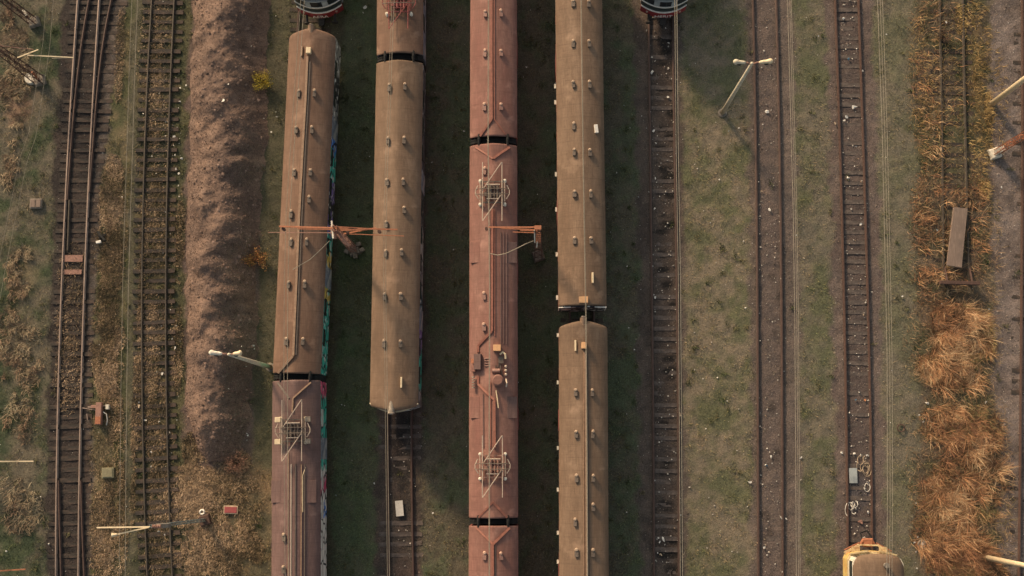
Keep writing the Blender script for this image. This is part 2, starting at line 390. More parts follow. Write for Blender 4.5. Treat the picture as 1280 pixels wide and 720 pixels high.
# ------------------------------------------------------------------ scattered blades and stones
VW = (-34.5, 34.5, -9, 31)
def sample(n, x0=VW[0], x1=VW[1], y0=VW[2], y1=VW[3]): return rng.uniform(x0, x1, n), rng.uniform(y0, y1, n)
def blades(name, x, y, z0, h, wd, lean, az, col, label, cat):
    n = len(x); dx, dy = np.cos(az), np.sin(az); px_, py_ = -dy*wd/2, dx*wd/2
    l1 = h*np.sin(lean*.6)*.5; z1 = h*np.cos(lean*.6)*.5; l2 = l1+h*.5*np.sin(lean); z2 = z1+h*.5*np.cos(lean)
    V = np.empty((n, 5, 3))
    V[:,0] = np.c_[x-px_, y-py_, z0]; V[:,1] = np.c_[x+px_, y+py_, z0]
    V[:,2] = np.c_[x+dx*l1+px_*.8, y+dy*l1+py_*.8, z0+z1]; V[:,3] = np.c_[x+dx*l1-px_*.8, y+dy*l1-py_*.8, z0+z1]
    V[:,4] = np.c_[x+dx*l2, y+dy*l2, z0+z2]
    b = (np.arange(n)*5)[:, None]
    Fc = np.concatenate([b+np.array([0,1,2]), b+np.array([0,2,3]), b+np.array([3,2,4])])
    o = fast_mesh(name, V.reshape(-1, 3), Fc, M['blade'], np.repeat(col, 5, 0)); tag(o, label, cat, kind='stuff'); return o
# short grass
x, y = sample(520000); c, d, s = zone_fields(x, y)
cl = fbm(x, y, 1.3, 4, 301); keep = rng.random(len(x)) < np.clip(d*(cl-.30)*2.2, 0, 1)*.75
inm = (x > mc['l'](y)+.2) & (x < mc['r'](y)-.1) & (y > ybot+.6); keep &= ~inm
x, y, c, cl = x[keep], y[keep], c[keep], cl[keep]; n = len(x)
v = rng.random((n, 1)); tint = np.where(rng.random((n, 1)) < .5, np.array([[1.35, 1.18, 1.0]]), np.array([[.95, 1.0, .85]]))
col = c*tint*(.45+1.2*v)
h = rng.uniform(.07, .2, n)*(.6+1.1*cl)
blades('grass', x, y, gz(x, y)-.03, h, rng.uniform(.015, .035, n), rng.uniform(.5, 1.35, n), rng.uniform(0, 6.283, n), col,
       'short patchy grass covering the yard between the tracks', 'grass')
# separate dark weed tufts
k = 900; wx, wy = sample(k); c_, d_, s_ = zone_fields(wx, wy); kk = rng.random(k) < d_*1.3; wx, wy, c_ = wx[kk], wy[kk], c_[kk]
m_ = 26; x = np.repeat(wx, m_)+rng.normal(0, .07, len(wx)*m_)*np.repeat(rng.uniform(.6, 2.2, len(wx)), m_); y = np.repeat(wy, m_)+rng.normal(0, .07, len(wx)*m_)*np.repeat(rng.uniform(.6, 2.2, len(wx)), m_); n = len(x)
tt = np.repeat(rng.random((len(wx), 1)), m_, 0); col = (np.array([[.04,.06,.022]])*(1-tt)+np.array([[.15,.13,.07]])*tt)*rng.uniform(.6, 1.4, (n, 1))
blades('weeds', x, y, gz(x, y)-.03, rng.uniform(.1, .28, n), rng.uniform(.02, .04, n), rng.uniform(.4, 1.3, n), rng.uniform(0, 6.283, n), col, 'scattered low weed tufts in the grass strips', 'weeds')
# tall dry grass tufts (yellow) in chosen strips: centre px, radius px, number
def patch(name, blobs, cols, hr, wr, lr, label, cat, swirl=.8, seed=0, per=1.0, thr=.33):
    xs, ys, zs = [], [], []
    for (cx, cy, rx, ry, n) in blobs:
        n = int(n*per)
        r = np.sqrt(rng.random(n)); a = rng.uniform(0, 6.283, n); p = at(cx, cy)
        x_ = p.x+r*np.cos(a)*rx/20.5; y_ = p.y+r*np.sin(a)*ry/20.5
        k = fbm(x_, y_, 1.1, 4, 401+seed) > thr+.28*r**2; xs.append(x_[k]); ys.append(y_[k])
    x, y = np.concatenate(xs), np.concatenate(ys); n = len(x)
    az = fbm(x, y, .8, 3, 411+seed)*6.283*3+rng.normal(0, swirl, n)
    t = fbm(x, y, .6, 3, 421+seed)[:, None]+rng.normal(0, .16, (n, 1)); t = np.clip((t-.25)*2, 0, .999)
    C_ = np.array(cols); q = t*(len(C_)-1); i0 = np.floor(q).astype(int)[:, 0]; fr = q-np.floor(q)
    col = C_[i0]*(1-fr)+C_[np.minimum(i0+1, len(C_)-1)]*fr
    col = col*rng.uniform(.55, 1.5, (n, 1))
    return blades(name, x, y, gz(x, y)-.03, rng.uniform(*hr, n), rng.uniform(*wr, n), rng.uniform(*lr, n), az, col, label, cat)
patch('dry_grass', [(194,60,26,80,700),(193,180,26,80,700),(192,300,26,80,800),(192,420,26,80,900),(194,540,26,80,1000),(198,660,26,80,1000),(138,300,24,70,1800),(136,420,24,80,2200),(134,560,24,80,1600),(136,680,24,60,1800),(88,400,20,50,700),(86,470,20,50,700),(90,340,18,40,300),(280,620,55,50,3000),(270,690,60,40,3000),(245,600,22,50,1200),(140,240,16,50,2600),(138,340,16,60,3600),(134,440,18,60,3600),(140,520,14,40,1400),(130,660,18,60,3600),
      (150,70,6,70,700),(152,620,6,60,800),(178,330,5,90,1600),(170,520,5,140,2600),(195,100,13,100,1300),(193,300,13,100,1300),(193,430,14,70,1500),(194,540,14,70,1600),(198,650,14,70,1500),
      (225,300,7,70,1100),(222,450,7,70,1100),(235,620,30,40,3400),(245,690,30,30,2400),(270,630,40,50,3200),(300,690,30,30,1700),(240,565,14,25,1600),(290,580,25,20,1300)],
      [(.1,.08,.05),(.22,.16,.1),(.32,.225,.145),(.42,.31,.21)], (.1, .32), (.014, .028), (.5, 1.35),
      'yellow dry grass tufts around the two tracks left of the soil heap', 'dry grass', 1.4, 1, 1.9, .2)
patch('pale_tussock', [(18,350,22,30,1700),(26,320,14,14,700),(12,430,22,50,2000),(35,450,20,60,1600),(22,110,26,30,1500),(20,60,25,30,1300),(12,200,16,40,1300),(25,150,16,22,700),(26,520,24,40,1200),(20,600,20,40,900),(30,640,25,30,900),(12,20,12,20,500)],
      [(.16,.1,.07),(.24,.18,.12),(.3,.25,.17)], (.25, .55), (.015, .03), (.7, 1.4),
      'pale brown tussocks of dead grass along the left edge', 'dry grass', .9, 2)
reed_cols = [(.07,.06,.035),(.18,.095,.058),(.3,.145,.078),(.33,.2,.1),(.2,.17,.08)]
strand_cols = [(.16,.08,.05),(.34,.165,.085),(.44,.24,.12),(.48,.34,.2)]
def reeds(blobs, label, seed, h=1.0, per=1.0):
    a = patch('reed_bed', blobs, reed_cols, (.2*h, .6*h), (.014, .026), (.6, 1.4), label+', dense low growth', 'reeds', 1.6, seed, 1.5*per, .31)
    b = patch('reed_bed', blobs, strand_cols, (.5*h, 1.25*h), (.012, .026), (1.0, 1.5), label+', long pale strands on top', 'reeds', .6, seed+20, .5*per, .33)
patch('reed_fringe', [(1190,430,62,70,1500),(1200,600,66,130,3000),(1170,300,40,90,900),(1165,110,34,140,700),(1228,300,24,110,700),(1245,600,22,120,700)],
      [(.1,.075,.045),(.24,.15,.09),(.36,.24,.14),(.2,.16,.08)], (.15, .6), (.012, .026), (1.0, 1.5), 'thin fringe of flattened dead stems around the reed beds', 'reeds', 1.8, 9, 1.3, .12)
reeds([(1195,405,36,26,3200),(1200,440,44,34,4200),(1192,472,40,20,2200),(1178,455,34,20,1400)], 'round bed of orange dead reeds below the long grey plank', 3)
reeds([(1215,540,38,36,4000),(1225,590,34,50,4200),(1205,630,48,50,5200),(1180,610,30,44,2200),(1200,690,54,36,4600),(1175,530,28,26,1300),(1225,720,34,20,1500),(1165,660,30,40,1600)], 'long bed of orange dead reeds filling the lower right corner', 4)
reeds([(1160,30,24,36,1000),(1155,85,22,40,900),(1160,130,24,36,1200),(1162,170,20,34,800),(1165,200,18,24,700),(1195,40,16,50,350),(1200,120,18,60,400)], 'sparse orange dead reeds left of the buried track at the top right', 5, .6, .27)
reeds([(1160,250,26,40,1000),(1162,300,30,44,2000),(1160,345,26,24,900),(1185,240,24,22,800),(1185,372,44,16,800),(1218,290,18,60,1300),(1222,240,16,26,500),(1190,345,24,14,500)], 'dead reeds surrounding the long grey plank', 6, .75, .45)
patch('yellow_grass', [(1222,40,16,70,650),(1226,120,16,60,550),(1226,190,16,40,400),(1190,110,30,110,600),(1150,100,14,110,700),(1250,120,8,90,250),(1236,140,6,30,500),(1235,420,7,30,600),(1232,235,8,14,400),(1200,20,8,26,400)],
      [(.17,.12,.05),(.31,.2,.085),(.4,.29,.13)], (.2, .5), (.015, .03), (.6, 1.4), 'golden yellow grass strip right of the buried track', 'dry grass', 1.3, 7, 1.0, .22)

def stones(name, x, y, z, r, col, label):
    n = len(x); a = rng.uniform(0, 6.283, n)
    base = np.array([[1,0,0],[0,1,0],[-1,0,0],[0,-1,0],[0,0,1]], float)
    V = np.empty((n, 5, 3)); sc = rng.uniform(.6, 1.3, (n, 5))
    for k in range(5):
        bx, by, bz = base[k]; ca, sa = np.cos(a), np.sin(a)
        V[:,k] = np.c_[x+(bx*ca-by*sa)*r*sc[:,k], y+(bx*sa+by*ca)*r*sc[:,k], z+bz*r*.9*sc[:,k]-.01]
    V[:,4,0] += rng.normal(0, .3, n)*r; V[:,4,1] += rng.normal(0, .3, n)*r
    b = (np.arange(n)*5)[:, None]
    Fc = np.concatenate([b+np.array(t) for t in ([0,1,4],[1,2,4],[2,3,4],[3,0,4])])
    o = fast_mesh(name, V.reshape(-1, 3), Fc, M['stone'], np.repeat(col, 5, 0)); return tag(o, label, 'stones', kind='stuff')
x, y = sample(150000); c, d, s = zone_fields(x, y)
keep = (rng.random(len(x)) < np.clip(s*.55, 0, 1)) & ~((x > mc['l'](y)) & (x < mc['r'](y)) & (y > ybot))
x, y, c = x[keep], y[keep], c[keep]; n = len(x)
col = c*rng.uniform(.3, 2.1, (n, 1))*np.array([[1, .98, .96]])
stones('ballast_stones', x, y, gz(x, y)-.02, rng.uniform(.018, .05, n)*(1+(rng.random(n) < .03)*.8), col, 'loose ballast stones strewn along the tracks')
k = rng.integers(0, len(xf), 60000); jx = rng.normal(0, .03, len(k)); jy = rng.normal(0, .03, len(k))
col = cm[k]*rng.uniform(.5, 1.6, (len(k), 1))
stones('heap_stones', xf[k]+jx, yf[k]+jy, HZ[k]-.005, rng.uniform(.015, .045, len(k))*(1+(rng.random(len(k)) < .02)*2), col, 'small stones and clods lying on the long soil heap')

# ------------------------------------------------------------------ tracks
def pl(pts, z=0): return [at(px_, py_, z) for px_, py_ in pts]
def smooth_path(P, ylo, yhi, step=.8):
    ys = np.array([p.y for p in P]); xs = np.array([p.x for p in P]); o = np.argsort(ys); ys, xs = ys[o], xs[o]
    deg = min(3, len(ys)-1); co = np.polyfit(ys, xs, deg)
    lo, hi = ys.min(), ys.max()
    def f(yv):
        yv_ = np.clip(yv, lo, hi); b = np.polyval(co, yv_); sl_ = np.polyval(np.polyder(co), yv_); return b+(yv-yv_)*sl_
    return f
def rail_mesh(f, y0, y1, mb, z0=.0):
    ysv = np.arange(y0, y1+.01, .8); prof = [(-.07,0),(.07,0),(.07,.02),(.02,.045),(.012,.12),(.036,.135),(.036,.165),(-.036,.165),(-.036,.135),(-.012,.12),(-.02,.045),(-.07,.02)]
    vs = []; n_ = len(prof)
    for yv in ysv:
        xv = float(f(yv))
        vs += [(xv+a, yv, z0+b) for a, b in prof]
    fs = []
    for i in range(len(ysv)-1):
        for k_ in range(n_): fs.append((i*n_+k_, i*n_+(k_+1)%n_, (i+1)*n_+(k_+1)%n_, (i+1)*n_+k_))
    fs += [tuple(range(n_)), tuple(reversed(range((len(ysv)-1)*n_, len(ysv)*n_)))]
    mb.add(vs, fs)
YB, YT = -17.5, 42
sl_mesh = []
for k in range(6):
    mb = MB(); L_ = 2.6; seg = 6
    for i in range(seg):
        x0 = -L_/2+L_*i/seg; x1 = -L_/2+L_*(i+1)/seg
    rr = random.Random(k); vs = []; 
    for i in range(seg+1):
        xv = -L_/2+L_*i/seg
        for (a, b) in ((-.125, -.1), (.125, -.1), (.125, 0), (-.125, 0)): vs.append((xv+rr.uniform(-.01, .01), a+rr.uniform(-.015, .015), b+rr.uniform(-.012, .012)))
    fs = [(0,1,2,3), tuple(reversed([seg*4+j for j in range(4)]))]
    for i in range(seg):
        for j in range(4): fs.append((i*4+j, (i+1)*4+j, (i+1)*4+(j+1)%4, i*4+(j+1)%4))
    me = bpy.data.meshes.new('sleeper'); me.from_pydata(vs, [], fs); sl_mesh.append(me)
sl_by = {}
def sleepers(root, fl, fr, mkey, step, zt, length=None, y0=YB, y1=YT, jit=.02, short=None):
    yv = y0; k_ = 0
    while yv < y1 and k_ < 98:
        me = sl_mesh[random.randrange(6)]; key = (me.name, mkey)
        if key not in sl_by:
            m2 = me.copy(); m2.materials.append(M[mkey]); m2.name = 'sleeper'; sl_by[key] = m2
        o = bpy.data.objects.new('sleeper', sl_by[key]); COL.objects.link(o); o.parent = root
        a, b = float(fl(yv)), float(fr(yv)); ww = 2.6 if length is None else length(yv, a, b)
        cxm = (a+b)/2 if length is None else a-.55+ww/2
        o.location = (cxm+random.uniform(-.05, .05), yv+random.uniform(-.04, .04), zt+random.uniform(-jit, jit))
        o.scale = ((ww if not short else short+random.uniform(-.1,.1))/2.6, random.uniform(.9, 1.1), 1)
        ang = math.atan2(float(fl(yv+1))-a, 1)
        o.rotation_euler = (0, 0, -ang+random.uniform(-.02, .02)); yv += step; k_ += 1
def track(label, L_, R_, mrail, msl, step, zt, zr=.0, y0=YB, y1=YT, jit=.02, short=None):
    fl, fr = smooth_path(pl(L_, .15), y0, y1), smooth_path(pl(R_, .15), y0, y1)
    root = empty('railway_track', (0, 0, 0), 0, label, 'railway track', 'railway tracks of the yard')
    for f in (fl, fr):
        mb = MB(); rail_mesh(f, y0, y1, mb, zr); mb.build('rail', M[mrail], root)
    sleepers(root, fl, fr, msl, step, zt, y0=y0, y1=y1, jit=jit, short=short)
    return fl, fr
# turnout track on the far left
A = [(96.5,0),(90.3,100),(84.5,180),(80.5,270),(77,360),(73.5,450),(71,540),(70,630),(69.5,720)]
C2 = [(123.5,0),(117,100),(112.5,180),(109,270),(105,360),(102,450),(99.8,540),(98.3,630),(97.5,720)]
fA, fC = smooth_path(pl(A, .15), 0, 0), smooth_path(pl(C2, .15), 0, 0)
root = empty('railway_track', (0, 0, 0), 0, 'leftmost track with worn shiny rails and switch points at both ends', 'railway track', 'railway tracks of the yard')
for f in (fA, fC): mb = MB(); rail_mesh(f, YB, YT, mb, .0); mb.build('rail', M['rail_worn'], root)
def seg(pts): P = pl(pts, .15); f = smooth_path(P, 0, 0); ys = [p.y for p in P]; return f, min(ys), max(ys)
for pts, lab in (([(110.5,0),(95.8,100),(88.5,180),(83.5,250)], 0), ([(138.5,0),(122.5,100),(115.8,180),(111.3,240)], 0),
                 ([(72.5,585),(73.6,640),(76,720)], 0), ([(100.5,590),(102,650),(104.8,720)], 0)):
    f, a, b = seg(pts); mb = MB()
    if b > 20: b = YT
    else: a = YB
    rail_mesh(f, a, b, mb, .0); mb.build('switch_rail', M['rail'], root)
mb = MB(); f, a, b = seg([(86.5,245),(85.3,280),(84.2,313)]); rail_mesh(f, a, b, mb, .0); mb.build('guard_rail', M['rail_olive'], root)
def slen(yv, a, b):
    y1_ = at(100, 250).y; y2_ = at(100, 590).y
    if yv > y1_: return 2.6+min(1.9, (yv-y1_)*.085)
    if yv < y2_: return 2.6+min(.9, (y2_-yv)*.08)
    return 2.6
sleepers(root, fA, fC, 'sleeper', .64, .02, slen, jit=.03)
mb = MB()
p = at(91, 323, .05); mb.box((p.x, p.y, .065), (1.25, .42, .03)); p2 = at(90, 340, .05); mb.box((p2.x, p2.y, .06), (1.2, .3, .03))
mb.build('tie_plate', M['rust_pink'], root)
track('overgrown track with yellow grass between its rails left of the soil heap',
      [(189.5,0),(184.7,90),(181,180),(178.5,270),(177.3,360),(177.5,450),(178.5,540),(180.5,630),(184,720)],
      [(217.5,0),(213.8,90),(210.5,180),(208,270),(206.8,360),(207.3,450),(209,540),(211.7,630),(215,720)], 'rail_olive', 'sleeper', .64, .095, .04, jit=.035)
track('track lying under the brown coaches with graffiti sides', [(374,0),(357,360),(350,720)], [(404,0),(388,360),(381,720)], 'rail', 'sleeper', .64, .01)
track('track ending in dark oily ballast below the brown train without a front car', [(484,0),(485,360),(484.7,540),(486,720)], [(513,0),(514,360),(514,540),(516.6,720)], 'rail', 'sleeper_pale', .64, -.02, jit=.035)
track('track lying under the long red coaches', [(604,0),(603,360),(602,720)], [(633,0),(633.5,360),(634,720)], 'rail', 'sleeper', .64, .01)
track('track lying under the tan coaches right of the red ones', [(707,0),(712,360),(714,720)], [(737,0),(742,360),(745,720)], 'rail', 'sleeper', .64, .01)
track('dark track with a red fronted coach at its top end',
      [(811.5,20),(812.7,180),(815.5,360),(816.7,540),(817.8,720)], [(841,20),(843.2,180),(846.8,360),(848.1,540),(849,720)], 'rail', 'sleeper_pale', .66, -.012, jit=.035, short=1.6)
track('empty track passing just right of the double headed lamp post', [(941.5,0),(945.3,180),(947,360),(948,540),(948.6,720)], [(970.7,0),(974.8,180),(977.5,360),(978.2,540),(979,720)], 'rail', 'sleeper_pale', .66, -.04, jit=.03, short=1.6)
track('rusty track leading to the yellow railcar', [(1044.5,0),(1050.3,180),(1055.5,360),(1058.5,540),(1060.3,700)], [(1073.7,0),(1079.7,180),(1085,360),(1089,540),(1090.8,700)], 'rust_dark', 'sleeper_pale', .62, .0, jit=.03, short=1.65)
track('disused track buried in grass and reeds, ending near the long plank', [(1175,0),(1178,180),(1180,340)], [(1204,0),(1207.5,180),(1211,340)], 'rail_olive', 'sleeper', .66, -.01, y0=at(1190, 352).y)
track('track on stony ballast along the right edge', [(1278.5,0),(1278,360),(1276.5,540),(1274.5,720)], [(1309,0),(1309,360),(1307.5,540),(1306,720)], 'rust_dark', 'sleeper', .64, -.04, jit=.035)

# ------------------------------------------------------------------ coaches
HW = 1.41
def zroof(u): return 3.91-.56*abs(u)**1.45-.12*abs(u)**10
def local(root, px_, py_, z=3.75):
    return root.matrix_world.inverted() @ at(px_, py_, z)
def coach(p_top, p_bot, label, roofm, sidem, ends=('flat', 'flat'), group='coaches parked in the yard', cat='train car', extend=(0, 0), winm='glass', name='train_car', front=None):
    """p_top/p_bot: centre of the roof's two ends (px). ends: shape of top / bottom end. extend: metres added beyond."""
    a, b = at(p_top[0], p_top[1], 3.65), at(p_bot[0], p_bot[1], 3.65); d = (a-b); d.z = 0; u = d.normalized()
    a = a+u*extend[0]; b = b-u*extend[1]; c = (a+b)/2; L = (a-b).length
    rz = math.atan2(-u.x, u.y); root = empty(name, (c.x, c.y, 0), rz, label, cat, group)
    root.matrix_world = Matrix.Translation((c.x, c.y, 0)) @ Matrix.Rotation(rz, 4, 'Z')
    root['L'] = L; del root['L']
    NU = 28; us = [math.sin((i/NU-.5)*math.pi)*.35+(i/NU*2-1)*.65 for i in range(NU+1)]
    def yend(uu, kind, sgn): return sgn*(L/2-((.30*abs(uu)**1.5+.04*abs(uu)**14) if kind == 'cab' else (.03*uu*uu)))
    edge = [0, .04, .1, .18, .3, .45, .65]
    rows = []
    for e in edge: rows.append(('b', e))
    n_mid = 24
    for i in range(1, n_mid): rows.append(('m', i/n_mid))
    for e in reversed(edge): rows.append(('t', e))
    vs = []
    for kind, e in rows:
        for uu in us:
            yb_, yt_ = yend(uu, ends[1], -1), yend(uu, ends[0], 1)
            if kind == 'b': yv = yb_+e; dist = e; k_ = ends[1]
            elif kind == 't': yv = yt_-e; dist = e; k_ = ends[0]
            else: yv = yb_+.65+(yt_-yb_-1.3)*e; dist = 9; k_ = 'flat'
            R_ = .22 if k_ == 'cab' else .06; dr = .14 if k_ == 'cab' else .06
            t = max(0, 1-dist/R_); drop = dr*(1-math.sqrt(max(0, 1-t*t))); nar = (.02 if k_ == 'cab' else .0)*t*t
            z = zroof(uu)-drop*(.5+.5*(1-uu*uu))
            if t > 0 and k_ == 'cab': z = max(z, 3.15)
            vs.append((HW*uu*(1-nar), yv, z))
    W = NU+1; fs = []
    for r in range(len(rows)-1):
        for i in range(NU): fs.append((r*W+i, r*W+i+1, (r+1)*W+i+1, (r+1)*W+i))
    mb = MB(); mb.add(vs, fs)
    # gutter lips closing the roof edge
    for s_ in (-1, 1):
        mb.box((s_*(HW-.003), 0, 3.2), (.02, L-1.2, .05))
    rf = mb.build('roof', M[roofm], root, smooth=True)
    # body shell
    prof = [(-1, 3.24), (-1, 3.0), (-1.005, 2.2), (-1.0, 1.0)]
    mb = MB(); vs = []; ring = []
    for i, uu in enumerate(us): ring.append((HW*uu*.995, yend(uu, ends[0], 1)-.03))
    for uu in reversed(us): ring.append((HW*uu*.995, yend(uu, ends[1], -1)+.03))
    n_ = len(ring); lev = [1.0, 1.6, 2.4, 3.24]
    for z in lev:
        for q in ring: vs.append((q[0]*(1.0 if z > 1.2 else .985), q[1], z))
    fs = []
    for k_ in range(len(lev)-1):
        for i in range(n_): fs.append((k_*n_+i, (k_+1)*n_+i, (k_+1)*n_+(i+1)%n_, k_*n_+(i+1)%n_))
    fs.append(tuple(range(n_)))
    mb.add(vs, fs); mb.build('body', M[sidem], root)
    # end walls above the shell under the roof curve
    for sgn, kd in ((1, ends[0]), (-1, ends[1])):
        if kd == 'flat':
            mb = MB(); vs = []; N2 = 16
            for i in range(N2+1):
                uu = -1+2*i/N2; vs += [(HW*uu*.995, sgn*(L/2-.05), 3.24), (HW*uu*.995, sgn*(L/2-.05), max(3.24, zroof(uu)-.02))]
            fs = [(2*i, 2*i+2, 2*i+3, 2*i+1) if sgn < 0 else (2*i, 2*i+1, 2*i+3, 2*i+2) for i in range(N2)]
            mb.add(vs, fs); mb.build('end_wall', M['under'], root)
    # underframe and bogies
    mb = MB(); mb.box((0, 0, .88), (2.3, L-1.6, .2)); mb.box((0, 0, .6), (2.1, L*.3, .35)); mb.build('underframe', M['under'], root)
    for by in (L/2-3.2, -L/2+3.2):
        mb = MB()
        for s_ in (-1, 1): mb.box((s_*.98, by, .55), (.14, 3.1, .28)); mb.box((s_*.98, by, .75), (.16, 1.0, .2))
        mb.box((0, by, .62), (1.9, .5, .25)); bo = mb.build('bogie', M['under'], root)
        for wy in (-1.15, 1.15):
            mb = MB(); mb.tube([(-1.0, by+wy, .62), (1.0, by+wy, .62)], .07)
            for s_ in (-1, 1): mb.tube([(s_*.76-.065, by+wy, .62), (s_*.76+.065, by+wy, .62)], .45, 20)
            mb.build('wheelset', M['rust_dark'], bo)
    # side windows and doors
    nwin = max(4, int(L/1.9)); 
    mesh_w = None
    for s_ in (-1, 1):
        for i in range(nwin):
            yv = -L/2+1.3+(L-2.6)*(i+.5)/nwin
            isdoor = (i % 5 == 2)
            mb = MB()
            if isdoor:
                mb.box((0, 0, 0), (.03, 1.25, 2.0), 0)
            else: mb.box((0, 0, 0), (.03, 1.0, .62), 0)
            o = mb.build('door' if isdoor else 'window', M['side_blue' if sidem.startswith('graf') else sidem] if isdoor else M[winm], root)
            o.location = (s_*(HW*.995+.012), yv, 2.1 if isdoor else 2.68)
    return root, L
def vent(root, px_, py_, m='vent'):
    q = local(root, px_, py_, 3.8); u = q.x/HW; z0 = zroof(u)-.03
    if m not in vent.c:
        mb = MB(); mb.box((0, -.03, .05), (.16, .38, .1)); mb.box((0, -.05, .14), (.21, .3, .07)); nf = len(mb.f); mb.tube([(0, .17, 0), (0, .17, .16)], .08, 10); mb.tube([(0,.17,.16),(0,.17,.23)], [.105,.06], 10)
        me = bpy.data.meshes.new('roof_vent'); me.from_pydata(mb.v, [], mb.f); me.materials.append(M[m]); me.materials.append(M[m+'_cap']); vent.c[m] = me
        for pp in me.polygons: pp.material_index = int(pp.index >= nf)
    o = bpy.data.objects.new('roof_vent', vent.c[m]); COL.objects.link(o); o.parent = root
    o.location = (q.x, q.y, z0+random.uniform(-.02,.01)); o.rotation_euler = (random.uniform(-.05,.05), math.atan(.6*u/HW)*1.0, random.uniform(-.09, .09)); o.scale = (random.uniform(.9,1.12), random.uniform(.9,1.08), random.uniform(.85,1.15)); return o
vent.c = {}
def roofline(root, pts, m, w_=.1, h_=.08, name='conduit', dz=0):
    mb = MB(); P = []
    for px_, py_ in pts:
        q = local(root, px_, py_, 3.78); P.append(Vector((q.x, q.y, zroof(max(-1, min(1, q.x/HW)))+h_/2+dz)))
    for a, b in zip(P[:-1], P[1:]):
        n_ = max(1, int((b-a).length/.5))
        for i in range(n_):
            p_, q_ = a.lerp(b, i/n_), a.lerp(b, (i+1)/n_)
            p_.z = zroof(max(-1, min(1, p_.x/HW)))+h_/2+dz; q_.z = zroof(max(-1, min(1, q_.x/HW)))+h_/2+dz
            mb.bar(p_, q_, w_, h_)
    return mb.build(name, M[m], root)
def roofbox(root, px_, py_, wx, wy, h_, m, name, rz=0, bevel=.01, dz=0):
    q = local(root, px_, py_, 3.8+h_/2); z0 = zroof(max(-1, min(1, q.x/HW)))
    mb = MB(); mb.box((0, 0, h_/2-.03), (wx, wy, h_+.06)); o = mb.build(name, M[m], root, bevel=bevel)
    o.location = (q.x, q.y, z0+dz); o.rotation_euler = (0, math.atan(.45*q.x/HW), rz); return o
def stick(root, px_, py_, m='cream'):
    return roofbox(root, px_, py_, .1, .62, .14, m, 'horn')
def nose(root, px_, py_, py2, m):
    a, b = local(root, px_, py_, 3.8), local(root, px_, py2, 3.8); sg = 1 if a.y > b.y else -1
    mb = MB(); n_ = 10; pts = []; a.y += sg*.22
    for i in range(n_+1):
        t = i/n_; pts.append(a.lerp(b, t))
    vs = []; fs = []; K = 10
    for i, p in enumerate(pts):
        t = i/n_; wd = .2*(1-.5*t**1.5); hh = .3*(1-t)**.8+.03
        for k_ in range(K+1):
            an = math.pi*k_/K; vs.append((p.x+wd*math.cos(an), p.y, 3.72+hh*math.sin(an) if k_ not in (0, K) else 3.4))
    for i in range(n_):
        for k_ in range(K): fs.append((i*(K+1)+k_, i*(K+1)+k_+1, (i+1)*(K+1)+k_+1, (i+1)*(K+1)+k_))
    fs.append(tuple(range(K+1)))
    mb.add(vs, fs); o = mb.build('headlamp_housing', M[m], root, smooth=True)
    mb = MB(); mb.tube([(a.x, a.y+sg*.0, 3.84), (a.x, a.y+sg*.05, 3.84)], .12, 14); mb.build('headlamp', M['pale'], o)
    return o
def bellows(root, L, end, wd=1.38):
    mb = MB(); sgn = 1 if end == 'top' else -1; y0 = sgn*(L/2-.05)
    for i in range(4):
        yy = y0+sgn*(.05+.085*i)
        pr = [(-wd, 1.1), (wd, 1.1), (wd, 3.1), (wd*.8, 3.38), (0, 3.5), (-wd*.8, 3.38), (-wd, 3.1)]
        k_ = 1 if i % 2 else .99
        vs = [(a*k_, yy, 1.1+(b-1.1)*k_) for a, b in pr]+[(a*k_, yy+sgn*.07, 1.1+(b-1.1)*k_) for a, b in pr]; n_ = len(pr)
        fs = [tuple(range(n_)), tuple(reversed(range(n_, 2*n_)))]+[(j, (j+1)%n_, n_+(j+1)%n_, n_+j) for j in range(n_)]
        mb.add(vs, fs)
    bw = mb.build('gangway_bellows', M['black'], root)
    for xx in (-.85, .85): 
        mb = MB(); mb.tube([(xx, y0-sgn*.12, 3.6), (xx, y0+sgn*.2, 3.66), (xx, y0+sgn*.55, 3.6)], .07, 8); mb.box((xx, y0+sgn*.2, 3.55), (.2, .3, .16))
        mb.build('jumper_cable', M['black'], root)
    return bw
